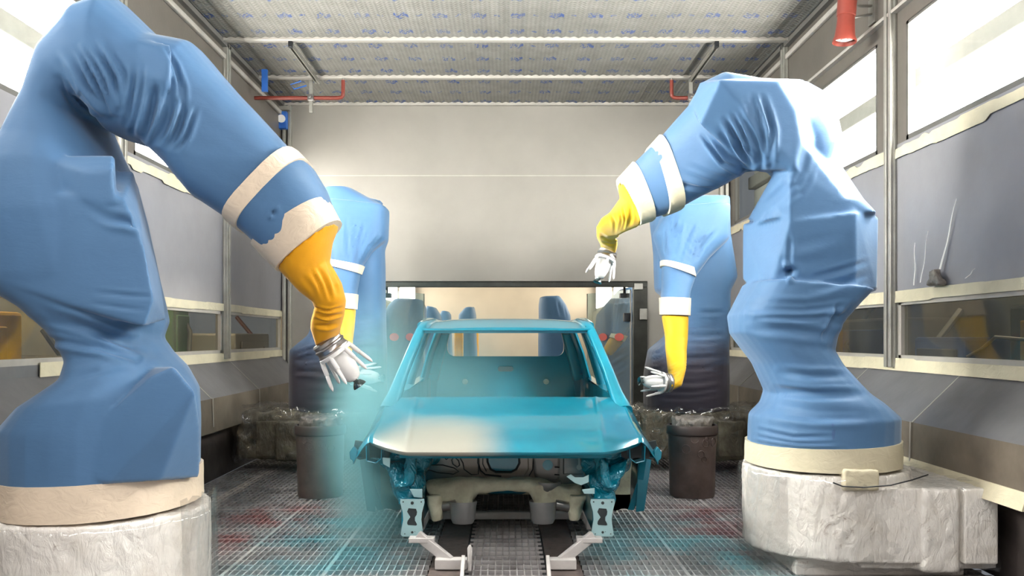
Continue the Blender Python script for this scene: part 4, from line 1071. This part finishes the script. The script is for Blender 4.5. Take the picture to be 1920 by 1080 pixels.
for s in (-1, 1):
    side_grid(4.99, 5.76, 44, s, 'front_fender')
    d = side_grid(5.768, 6.98, 30, s, 'front_door')
    MB().tube([(s*.935, 6.70, .76), (s*.962, 6.72, .765), (s*.962, 6.88, .765), (s*.935, 6.90, .76)], .011, 8).build('door_handle', M['paint'], d, smooth=True)
    d = side_grid(6.988, 7.9, 30, s, 'rear_door')
    MB().tube([(s*.935, 7.62, .79), (s*.962, 7.64, .795), (s*.962, 7.80, .795), (s*.935, 7.82, .79)], .011, 8).build('door_handle', M['paint'], d, smooth=True)
    side_grid(7.908, 8.70, 34, s, 'rear_quarter_panel')
    # pillars
    def pil(pts, ws, name, smooth=True):
        """pts: centre line; ws: (width across X, width along Y)"""
        rg = []
        for k, (p, w) in enumerate(zip(pts, ws)):
            p = Vector(p); d = (Vector(pts[min(k+1, len(pts)-1)])-Vector(pts[max(k-1, 0)])).normalized()
            xa = Vector((1, 0, 0)); xa = (xa-d*xa.dot(d)).normalized(); ya = d.cross(xa)
            r = []
            for q in range(16):
                an = 2*PI*q/16; c_, s_ = math.cos(an), math.sin(an)
                r.append(p+xa*math.copysign(abs(c_)**.7, c_)*w[0]/2+ya*math.copysign(abs(s_)**.7, s_)*w[1]/2)
            rg.append(r)
        return MB().loft(rg).build(name, M['paint'], CAR, smooth=True, angle=50)
    pil([(s*.79, 5.70, .80), (s*.763, 5.86, .895), (s*.726, 6.08, 1.06), (s*.682, 6.30, 1.22), (s*.647, 6.46, 1.335), (s*.625, 6.60, 1.385), (s*.62, 6.9, 1.41)],
        [(.12, .10), (.092, .10), (.076, .085), (.072, .08), (.072, .075), (.08, .07), (.08, .06)], 'windscreen_pillar')
    pil([(s*.636, 6.62, 1.385), (s*.632, 7.1, 1.420), (s*.625, 7.6, 1.415), (s*.61, 8.2, 1.375), (s*.60, 8.45, 1.34)], [(.10, .07), (.12, .08), (.12, .08), (.12, .08), (.10, .08)], 'roof_rail')
    pil([(s*.845, 7.04, .30), (s*.835, 7.04, .75), (s*.79, 7.06, .95), (s*.72, 7.10, 1.20), (s*.645, 7.14, 1.41)], [(.08, .16), (.09, .20), (.08, .20), (.08, .18), (.08, .16)], 'centre_pillar')
    pil([(s*.775, 8.12, .90), (s*.71, 8.12, 1.15), (s*.62, 8.12, 1.39)], [(.06, .62), (.05, .56), (.06, .50)], 'rear_side_pillar')
    pil([(s*.74, 8.48, .90), (s*.68, 8.44, 1.10), (s*.60, 8.36, 1.36)], [(.16, .18), (.14, .16), (.12, .14)], 'rear_pillar')
    # inner side panel of the rear, with a panel bead
    rows = [[Vector((s*(.76-.02*abs(math.sin(k*1.3))), 5.95+2.5*k/16, z)) for k in range(17)] for z in (.25, .5, .7, .86, .90)]
    MB().grid(rows, (s*.02, 0, 0)).build('inner_side_panel', M['paint'], CAR, smooth=True)
    # wheel house liner
    for yc, nm in ((5.36, 'front'), (7.96, 'rear')):
        rows = []
        for k in range(19):
            a = PI*1.02*k/18 if nm == 'rear' else PI*.5*k/18
            yy = yc+.385*math.cos(a); zz = .24+.40*math.sin(a)
            if a > PI: zz = .2
            rows.append([Vector((s*x, yy, zz)) for x in (.60, .66, .74, .80, .84)])
        rows.insert(0, [Vector((p.x, p.y, .13+.02*(i % 2))) for i, p in enumerate(rows[0])])
        MB().grid(rows, (0, 0, .006)).build('wheel_house', M['cream'], CAR, smooth=True)
        m = MB()
        ring = [Vector((s*.60, yc+.385*math.cos(PI*k/16), .24+.40*math.sin(PI*k/16))) for k in range(17)]
        if nm == 'rear': m.prism(ring, (-s*.01, 0, 0)); m.build('inner_arch', M['cream'], CAR)
# roof
rows = []
for j in range(21):
    y = 6.455+(8.40-6.455)*j/20; v = j/20
    zc = 1.372+.083*(1-(1-min(1, (y-6.455)/.75))**2.0)-.05*max(0, (y-7.3)/1.1)**1.6
    row = []
    for i in range(25):
        u = -1+2*i/24
        bow = .012*(1-abs(u)**2)
        row.append(Vector((u*(.645-.015*v), y-.05*(1-u*u)*(1-v), zc-.028*abs(u)**6+bow-.012)))
    rows.append(row)
MB().grid(rows, (0, 0, -.012)).build('roof', M['paint'], CAR, smooth=True)
for s in (-1, 1):   # roof ditch strips
    MB().tube([(s*.612, 6.5, 1.378), (s*.612, 6.8, 1.425), (s*.610, 7.2, 1.448), (s*.605, 7.8, 1.436), (s*.600, 8.35, 1.395)], .006, 6).build('roof_seam', M['paint'], CAR, smooth=True)
# windscreen header and cowl
m = MB(); m.loft([[Vector((x, 6.43-.05*(1-(x/.64)**2)+dy, 1.352+dz)) for dy, dz in ((0, .012), (.09, .014), (.10, -.022), (.03, -.022), (.028, -.006), (0, -.002))] for x in [-.64+1.28*k/24 for k in range(25)]])
m.build('windscreen_header', M['paint'], CAR, smooth=True, angle=40)
m = MB(); m.loft([[Vector((x, 5.80+dy, .84+dz)) for dy, dz in ((0, .02), (.13, .035), (.20, .0), (.20, -.15), (.02, -.14))] for x in (-.78, -.4, 0, .4, .78)])
m.build('cowl', M['paint'], CAR)
# tailgate seen from inside: frame round a window with rounded corners
def rrect(x0, x1, z0, z1, r, n=8):
    out = []
    for cx, cz, a0 in ((x1-r, z1-r, 0), (x0+r, z1-r, 90), (x0+r, z0+r, 180), (x1-r, z0+r, 270)):
        for k in range(n): a = math.radians(a0+90*k/(n-1)); out.append((cx+r*math.cos(a), cz+r*math.sin(a)))
    return out
def ringpanel(inner, outer, ydef, name, mt, parent, th=.03):
    n = len(inner)
    A1 = [Vector((x, ydef(x, z), z)) for x, z in outer]; B1 = [Vector((x, ydef(x, z), z)) for x, z in inner]
    mid = [a*.35+b*.65 for a, b in zip(A1, B1)]
    B0 = [p+Vector((0, .025, 0)) for p in B1]
    m = MB(); m.loft([[p+Vector((0, th, 0)) for p in A1], A1, mid, B1, B0, [p+Vector((0, th+.02, 0)) for p in B1]], cap=False)
    return m.build(name, mt, parent, smooth=True, angle=40)
inner = rrect(-.575, .575, 1.11, 1.35, .075); outer = rrect(-.70, .70, .62, 1.40, .10)
outer = [(x*(1-.12*(z-.62)/.78), z) for x, z in outer]
tg = ringpanel(inner, outer, lambda x, z: 8.52-.10*(z-.62)/.78*1.0-.05*abs(x), 'tailgate', M['paint'], CAR)
MB().prism([Vector((x, 8.53, z)) for x, z in rrect(-.72, .72, .2, .66, .05)], (0, .04, 0)).build('rear_panel', M['paint'], CAR)
MB().prism([Vector((x, 8.435, z)) for x, z in rrect(-.075, .075, .96, 1.01, .02)], (0, .03, 0)).build('latch_recess', M['cup'], tg, bevel=.004)
for x in (-.40, .40):
    MB().lathe([(.028, 0), (.028, .01), (.014, .012)], 16, Matrix.Translation((x, 8.43, .86)) @ Matrix.Rotation(PI/2, 4, 'X')).build('plug', M['cream'], tg, smooth=True)
# glass in the rear quarter is absent; floor pan
MB().box(-.78, .78, 5.95, 8.5, .20, .23).build('floor_pan', M['cream'], CAR, bevel=.01)
MB().box(-.16, .16, 5.75, 8.0, .23, .42).build('floor_tunnel', M['paint'], CAR, bevel=.05)

# ------- engine bay
bay = MB(); YFW = 5.62
poly = rrect(-.64, .64, .30, .84, .06)
fw = MB().prism([Vector((x, YFW, z)) for x, z in poly], (0, .02, 0)).build('bulkhead', M['fire'], CAR)
fwp = lambda px, py: P(px, py, YFW-.012)
# centre frame with teal opening
op = [(914, 835), (972, 835), (974, 868), (968, 880), (958, 885), (930, 885), (920, 880), (914, 866)]
MB().prism([P(x, y, YFW-.008) for x, y in [(896, 830), (990, 830), (992, 880), (984, 892), (905, 892), (898, 884)]], (0, .02, 0)).build('bulkhead_panel', M['fire'], fw, bevel=.008)
MB().prism([P(x, y, YFW-.014) for x, y in op], (0, .02, 0)).build('service_opening', M['paint'], fw)
MB().tube([fwp(x, y)+Vector((0, -.004, 0)) for x, y in op]+[fwp(*op[0])], .008, 6).build('opening_rim', M['seal'], fw, smooth=True)
MB().tube([fwp(x, y) for x, y in [(897, 835), (896, 868), (901, 882), (910, 890), (940, 893)]], .005, 6).build('seam', M['seal'], fw, smooth=True)
for nm, pts in (('seam', [(829, 840), (831, 856), (837, 862), (842, 858), (842, 840)]), ('seam', [(847, 862), (852, 857), (860, 864), (862, 872), (857, 876), (849, 870), (847, 862)]),
                ('seam', [(860, 840), (862, 858), (868, 868), (870, 880), (884, 890), (897, 889), (897, 842)]), ('seam', [(795, 868), (808, 872), (830, 872), (852, 878), (860, 884), (850, 889), (820, 886), (800, 880), (796, 870)]),
                ('seam', [(906, 842), (905, 870), (912, 884)]), ('seam', [(1000, 845), (999, 880), (992, 892)])):
    MB().tube([fwp(x, y) for x, y in pts], .0035, 6).build(nm, M['seal'], fw, smooth=True)
MB().lathe([(.060, 0), (.062, .006), (.045, .012), (.042, .03), (.03, .034), (.012, .04)], 24, Matrix.Translation(P(809, 855, YFW)) @ Matrix.Rotation(PI/2, 4, 'X')).build('grommet', M['paint'], fw, smooth=True)
# right-hand box panel and keyhole plate
MB().prism([P(x, y, YFW-.09) for x, y in [(999, 846), (1050, 846), (1050, 898), (1040, 904), (1010, 904), (1003, 896)]], (0, .10, 0)).build('pedal_box', M['cup'], fw, bevel=.015)
MB().lathe([(.034, 0), (.034, .004)], 20, Matrix.Translation(P(1027, 872, YFW-.09)) @ Matrix.Rotation(PI/2, 4, 'X')).build('painted_disc', M['paint'], fw, smooth=True)
MB().prism([P(x, y, YFW-.03) for x, y in [(1056, 846), (1104, 846), (1104, 890), (1056, 890)]], (0, .03, 0)).build('keyhole_panel', M['fire'], fw, bevel=.008)
m = MB(); m.lathe([(.018, 0), (.018, .004)], 16, Matrix.Translation(P(1086, 876, YFW-.032)) @ Matrix.Rotation(PI/2, 4, 'X')); c = P(1086, 868, YFW-.034); m.box(c.x-.007, c.x+.007, c.y, c.y+.004, c.z-.02, c.z+.03)
m.build('keyhole', M['primer'], fw)
for y_ in (876, 890):
    a = P(1040, y_, YFW-.10); MB().tube([a, a+Vector((.03, -.01, 0))], .004, 6).build('stud', M['dark'], fw)
# cream cross member with an arch over the tunnel
pc = [st(782, 905, 782, 935, 5.45, .05), ]
def blob(name, pcs, mt, vox=.010, sm=3, wob=.006, amp=None):
    return cover(name, pcs, M[mt], CAR, vox, sm, (), wob=wob, wobf=12)
blob('front_cross_member', chain([st(868, 894, 862, 938, 5.42, .07, 3), st(884, 893, 884, 928, 5.42, .06, 3), st(905, 894, 908, 923, 5.42, .06, 3), st(948, 896, 948, 921, 5.42, .05, 3), st(990, 894, 985, 923, 5.42, .06, 3), st(1010, 896, 1012, 926, 5.42, .06, 3), st(1030, 905, 1036, 940, 5.42, .07, 3)])
     +chain([st(800, 900, 806, 935, 5.44, .09, 3), st(835, 896, 840, 940, 5.42, .09, 3), st(868, 894, 866, 945, 5.42, .08, 3)])
     +chain([st(900, 905, 862, 905, 5.42, .07, 3), st(896, 925, 856, 928, 5.42, .07, 3), st(888, 940, 850, 942, 5.42, .07, 3), st(884, 958, 872, 958, 5.40, .05, 3), st(880, 975, 876, 974, 5.40, .03, 3)])
     +chain([st(992, 905, 1030, 905, 5.42, .07, 3), st(992, 925, 1040, 928, 5.42, .07, 3), st(1000, 942, 1050, 945, 5.42, .07, 3), st(1002, 960, 1012, 960, 5.40, .05, 3), st(1006, 976, 1010, 975, 5.40, .03, 3)])
     +chain([st(1030, 905, 1030, 948, 5.42, .08, 3), st(1062, 908, 1066, 950, 5.44, .08, 3), st(1090, 905, 1092, 938, 5.46, .08, 3)]), 'cream', .012, 2, .014)
for px in (868, 1018):
    c = P(px, 942, 5.34)
    MB().lathe([(.086, .01), (.088, 0), (.082, -.03), (.078, -.10), (.064, -.128), (.0, -.132)], 28, Matrix.Translation(c) @ Matrix.Diagonal((1, .8, 1, 1)), cap=False).build('damper_cup', M['cup'], CAR, smooth=True)
c = P(1027, 905, 5.42)
MB().lathe([(.085, .01), (.087, 0), (.080, -.035), (.055, -.065), (.0, -.078)], 28, Matrix.Translation(c) @ Matrix.Diagonal((1, .9, 1, 1)), cap=False).build('pedal_box_bowl', M['cup'], CAR, smooth=True)
for s in (-1, 1):
    def mx(pts): return pts if s > 0 else [(2*VX-x, y) for x, y in pts]
    def sst(a, b, c, d, *r): return st(a, b, c, d, *r) if s > 0 else st(2*VX-c, d, 2*VX-a, b, *r)
    MB().tube([P(*mx([(1040, 945)])[0], 5.36), P(*mx([(1078, 952)])[0], 5.38)], .034, 16).build('track_arm_bush', M['steel'], CAR, smooth=True)
    blob('lower_arm', chain([sst(1066, 925, 1100, 925, 5.4, .10, 3), sst(1066, 950, 1092, 950, 5.4, .09, 3), sst(1066, 975, 1085, 975, 5.38, .05, 3)]), 'cream', .010, 2, .015)
    blob('strut_tower', chain([sst(1078, 800, 1196, 812, 5.30, .16, 3), sst(1080, 846, 1192, 850, 5.28, .16, 3), sst(1088, 868, 1178, 874, 5.24, .15, 3), sst(1094, 886, 1166, 892, 5.20, .14, 2.6), sst(1098, 905, 1160, 908, 5.16, .12, 3), sst(1104, 918, 1154, 924, 5.10, .10, 3), sst(1114, 938, 1150, 944, 5.06, .09, 3)])
         +chain([sst(1116, 846, 1134, 846, 5.06, .08, 2.2), sst(1114, 880, 1140, 884, 5.04, .07, 2.2), sst(1122, 905, 1150, 915, 5.02, .06, 2.2)])
         +chain([sst(1140, 870, 1178, 858, 5.10, .05, 2.6), sst(1144, 896, 1166, 893, 5.06, .06, 2.6), sst(1130, 915, 1156, 915, 5.0, .05, 2.6)]), 'paint_bay', .009, 2, .026)
    x0, x1 = sorted((s*.50, s*.60))
    MB().box(x0, x1, 4.90, 5.66, .17, .36).build('front_rail', M['paint'], CAR, bevel=.012)
    m = MB()
    for q in ([(1207, 834), (1206, 862)], [(1206, 862), (1190, 866)], [(1190, 866), (1179, 858)], [(1179, 858), (1178, 838)]):
        a_, b_ = [P(x, y, 5.02) for x, y in mx(q)]; m.bar(a_, b_, .10, .006, up=(b_-a_).cross(Vector((0, 1, 0))))
    m.build('headlamp_bracket', M['paint'], CAR, bevel=.003)
    # fender end bracket with its hook
    m = MB(); m.prism([P(x, y, 5.0) for x, y in mx([(1227, 846), (1234, 838), (1241, 848), (1240, 860), (1235, 864), (1234, 872), (1231, 864), (1227, 858)])], (0, .05, 0))
    m.build('fender_bracket', M['paint'], CAR, bevel=.004)
    m = MB(); m.prism([P(x, y, 5.12) for x, y in mx([(1120, 846), (1230, 826), (1236, 856), (1222, 862), (1196, 858), (1150, 862)])], (0, .02, 0))
    m.build('inner_fender_panel', M['seal'], CAR)
    # sill end behind the wheel
    m = MB(); m.loft([[P(x, y, yy) for x, y, yy in q] for q in ([(*mx([(1196, 862)])[0], 5.72), (*mx([(1222, 858)])[0], 5.72), (*mx([(1222, 858)])[0], 5.78), (*mx([(1196, 862)])[0], 5.78)], [(*mx([(1192, 960)])[0], 5.72), (*mx([(1208, 958)])[0], 5.72), (*mx([(1208, 958)])[0], 5.78), (*mx([(1192, 960)])[0], 5.78)])])
    m.build('sill_end', M['paint'], CAR, bevel=.006)
    # small pale brackets on the tower
    m = MB(); m.prism([P(x, y, 4.985) for x, y in (mx([(1062, 894), (1070, 889), (1078, 895), (1094, 895), (1104, 890), (1104, 904), (1090, 910), (1078, 906)]) if s > 0 else [(717, 858), (732, 859), (731, 877), (718, 870)])], (0, .006, 0))
    m.build('tower_bracket', M['primer'], CAR, bevel=.002)
    m = MB(); m.prism([P(x, y, 4.96) for x, y in (mx([(1091, 918), (1115, 915), (1115, 926), (1095, 926)]) if s > 0 else [(768, 917), (792, 917), (792, 934), (776, 932)])], (0, .006, 0))
    m.build('rail_bracket', M['primer'], CAR, bevel=.002)
    # crash plate with waisted hole
    cxp = 1130 if s > 0 else 773
    a = [(cxp-22, 936), (cxp+22, 936), (cxp+23, 942), (cxp+18, 962), (cxp+17, 975), (cxp+20, 998), (cxp+21, 1003), (cxp+17, 1006), (cxp-18, 1006), (cxp-22, 1002), (cxp-21, 996), (cxp-17, 975), (cxp-18, 960), (cxp-23, 942)]
    h = [(cxp-7, 953), (cxp+7, 954), (cxp+9, 960), (cxp+8, 966), (cxp+5, 970), (cxp+5, 976), (cxp+8, 981), (cxp+9, 984), (cxp+7, 986), (cxp-8, 985), (cxp-10, 982), (cxp-9, 977), (cxp-4, 970), (cxp-10, 960)]
    h = [(x, y) for x, y in h]
    bm = bmesh.new(); YP = 4.87
    vo_ = [bm.verts.new(P(x, y, YP)) for x, y in a]; vh = [bm.verts.new(P(x, y, YP)) for x, y in h]
    es = [bm.edges.new((vo_[i], vo_[(i+1) % len(vo_)])) for i in range(len(vo_))]+[bm.edges.new((vh[i], vh[(i+1) % len(vh)])) for i in range(len(vh))]
    g = bmesh.ops.triangle_fill(bm, edges=es, use_beauty=True, use_dissolve=False)
    fs = [f for f in bm.faces]
    ex = bmesh.ops.extrude_face_region(bm, geom=fs)
    bmesh.ops.translate(bm, vec=(0, .008, 0), verts=[q for q in ex['geom'] if isinstance(q, bmesh.types.BMVert)])
    bmesh.ops.recalc_face_normals(bm, faces=bm.faces)
    me = bpy.data.meshes.new('crash_plate'); bm.to_mesh(me); bm.free()
    pl = link_mesh('crash_plate', me, M['primer'], CAR)
    m = MB()
    for x, y, r in ((cxp, 943, .009), (cxp-17, 941, .004), (cxp+17, 941, .004), (cxp, 998, .007), (cxp+5, 997, .002), (cxp-14, 1001, .003), (cxp+15, 1001, .003)):
        m.lathe([(r, 0), (r, .003)], 12, Matrix.Translation(P(x, y, YP-.0005)) @ Matrix.Rotation(PI/2, 4, 'X'))
    m.build('bolt_hole', M['seal'], pl)
    q = MB(); q.box(*sorted((P(cxp-15, 0, YP+.01).x, P(cxp+15, 0, YP+.01).x)), YP+.008, 5.1, .17, .35)
    q.build('crash_box', M['seal'], CAR)
# ------- the skid under the car
SK = empty('skid', (0, 5.2, 0), 'white painted carrier frame under the car body, its arms reaching out at the front', 'carrier')
for s in (-1, 1):
    m = MB()
    m.bar((s*.545, 4.83, .155), (s*.40, 4.83, .155), .07, .028)
    m.build('support_pad', M['skid'], SK, bevel=.004)
    MB().bar(P(948+s*165, 1003, 4.83), P(948+s*104, 1052, 4.78), .035, .055).build('arm', M['skid'], SK, bevel=.004)
    m = MB(); m.bar(P(948+s*132, 1056, 4.76), P(948+s*(80 if s > 0 else 72), 1056, 4.76), .07, .055)
    m.build('foot_beam', M['skid'], SK, bevel=.004)
    m = MB(); m.bar(P(948+s*79, 1046, 4.73), (s*.228, 4.42, .024), .02, .035)
    m.build('side_strap', M['skid'], SK, bevel=.003)
    MB().bar((s*.56, 5.6, .07), (s*.56, 8.45, .07), .06, .07).build('runner', M['skid'], SK, bevel=.006)
for y in (5.9, 8.3):
    MB().bar((-.56, y, .07), (.56, y, .07), .06, .05).build('cross_beam', M['skid'], SK, bevel=.006)
    for s in (-1, 1): MB().box(s*.56-.03, s*.56+.03, y-.03, y+.03, .09, .2).build('support_post', M['skid'], SK, bevel=.004)
MB().tube([P(880, 1070, 4.70), P(881, 1050, 4.70), P(881, 1028, 4.70), P(881, 1022, 4.70)], [.010, .012, .014, .006], 12).build('locating_pin', M['skid'], SK, smooth=True)

# ------- the teal spray mist
def mistmat():
    m = bpy.data.materials.new('teal_spray_mist'); m.use_nodes = True; nt = m.node_tree
    nt.nodes.remove(nt.nodes['Principled BSDF'])
    pv = N(nt, 'ShaderNodeVolumePrincipled')
    pv.inputs['Color'].default_value = (.38, .78, .84, 1); pv.inputs['Anisotropy'].default_value = .2
    v = coords(nt); sx = N(nt, 'ShaderNodeSeparateXYZ')
    wv = N(nt, 'ShaderNodeTexNoise'); wv.inputs['Scale'].default_value = 1.6; wv.inputs['Detail'].default_value = 3; nt.links.new(v, wv.inputs['Vector'])
    ad = N(nt, 'ShaderNodeMix'); ad.data_type = 'VECTOR'; ad.inputs[0].default_value = 1.0
    vm = N(nt, 'ShaderNodeVectorMath'); vm.operation = 'SUBTRACT'; nt.links.new(wv.outputs['Color'], vm.inputs[0]); vm.inputs[1].default_value = (.5, .5, .5)
    vs = N(nt, 'ShaderNodeVectorMath'); vs.operation = 'MULTIPLY_ADD'; nt.links.new(vm.outputs[0], vs.inputs[0]); vs.inputs[1].default_value = (.30, .30, .30); nt.links.new(v, vs.inputs[2])
    nt.links.new(vs.outputs[0], sx.inputs[0])
    def gauss(c, r, amp, pw=2):
        tot = None
        for i in range(3):
            q = mth(nt, 'POWER', mth(nt, 'ABSOLUTE', mth(nt, 'DIVIDE', mth(nt, 'SUBTRACT', sx.outputs[i], c[i]), r[i])), pw)
            tot = q if tot is None else mth(nt, 'ADD', tot, q)
        return mth(nt, 'MULTIPLY', mth(nt, 'EXPONENT', mth(nt, 'MULTIPLY', tot, -1)), amp)
    a = gauss((-.86, 5.5, .52), (.18, .45, .60), MIST_A, 2.3)
    b = gauss((-.50, 6.0, .85), (.48, .7, .45), MIST_B)
    c = gauss((-.45, 5.4, .92), (.55, .5, .22), MIST_C)
    d = mth(nt, 'ADD', mth(nt, 'ADD', a, b), c)
    nz = noise_t(nt, v, 3.2, 4, .6)
    d = mth(nt, 'MULTIPLY', d, mth(nt, 'ADD', nz, .45))
    nt.links.new(d, pv.inputs['Density'])
    nt.links.new(pv.outputs[0], nt.nodes['Material Output'].inputs['Volume']); return m
MIST_A, MIST_B, MIST_C = 3.4, .30, .18
mm = MB(); rings = []
for z, x0, x1, y0, y1 in ((.01, -1.55, .0, 4.75, 7.0), (.5, -1.6, .3, 4.6, 7.4), (.9, -1.5, .6, 4.75, 7.6), (1.5, -1.3, .6, 5.2, 7.4), (1.8, -1.0, .2, 5.6, 7.0)):
    cx, cy = (x0+x1)/2, (y0+y1)/2
    rings.append([Vector((cx+(x1-x0)/2*math.cos(2*PI*k/20), cy+(y1-y0)/2*math.sin(2*PI*k/20), z)) for k in range(20)])
mo = mm.loft(rings).build('spray_mist', None)
mo.data.materials.clear(); mo.data.materials.append(mistmat())
tag(mo, 'cloud of teal paint mist drifting beside the car below the left robot\'s spray head', 'mist', kind='stuff')

# torn film scraps sticking up from the tape on the right wall
t = empty('film_scrap', P(1760, 530, 5.5), 'torn crumpled film scrap with long thin tails on the right wall above the middle tape', 'film')
def wallpt(px, py):      # point on the face of the right wall under that image point
    Y = F*(W-.02)/(px-VX); return Vector((W-.02, Y, H-(py-VY)*Y/F))
for a, b, w in (((1794, 372), (1764, 505), .010), ((1716, 455), (1715, 535), .006), ((1741, 432), (1727, 530), .004), ((1829, 503), (1812, 522), .006)):
    pa, pb = wallpt(*a), wallpt(*b)
    rows = [[pa.lerp(pb, k/8)+Vector((-.004*math.sin(k), dy*w*(.25+k/8), 0)) for dy in (-1, 0, 1)] for k in range(9)]
    MB().grid(rows, (-.003, 0, 0)).build('film_tail', M['white'], t, smooth=True)
crumple([[wallpt(x, y)+Vector((dx, 0, 0)) for x, y in ((1750, 536), (1756, 508), (1765, 502), (1776, 534)) for dx in (0, -.05)]], 'film_tuft', M['foil'], t, .03, .012, 1, 14)
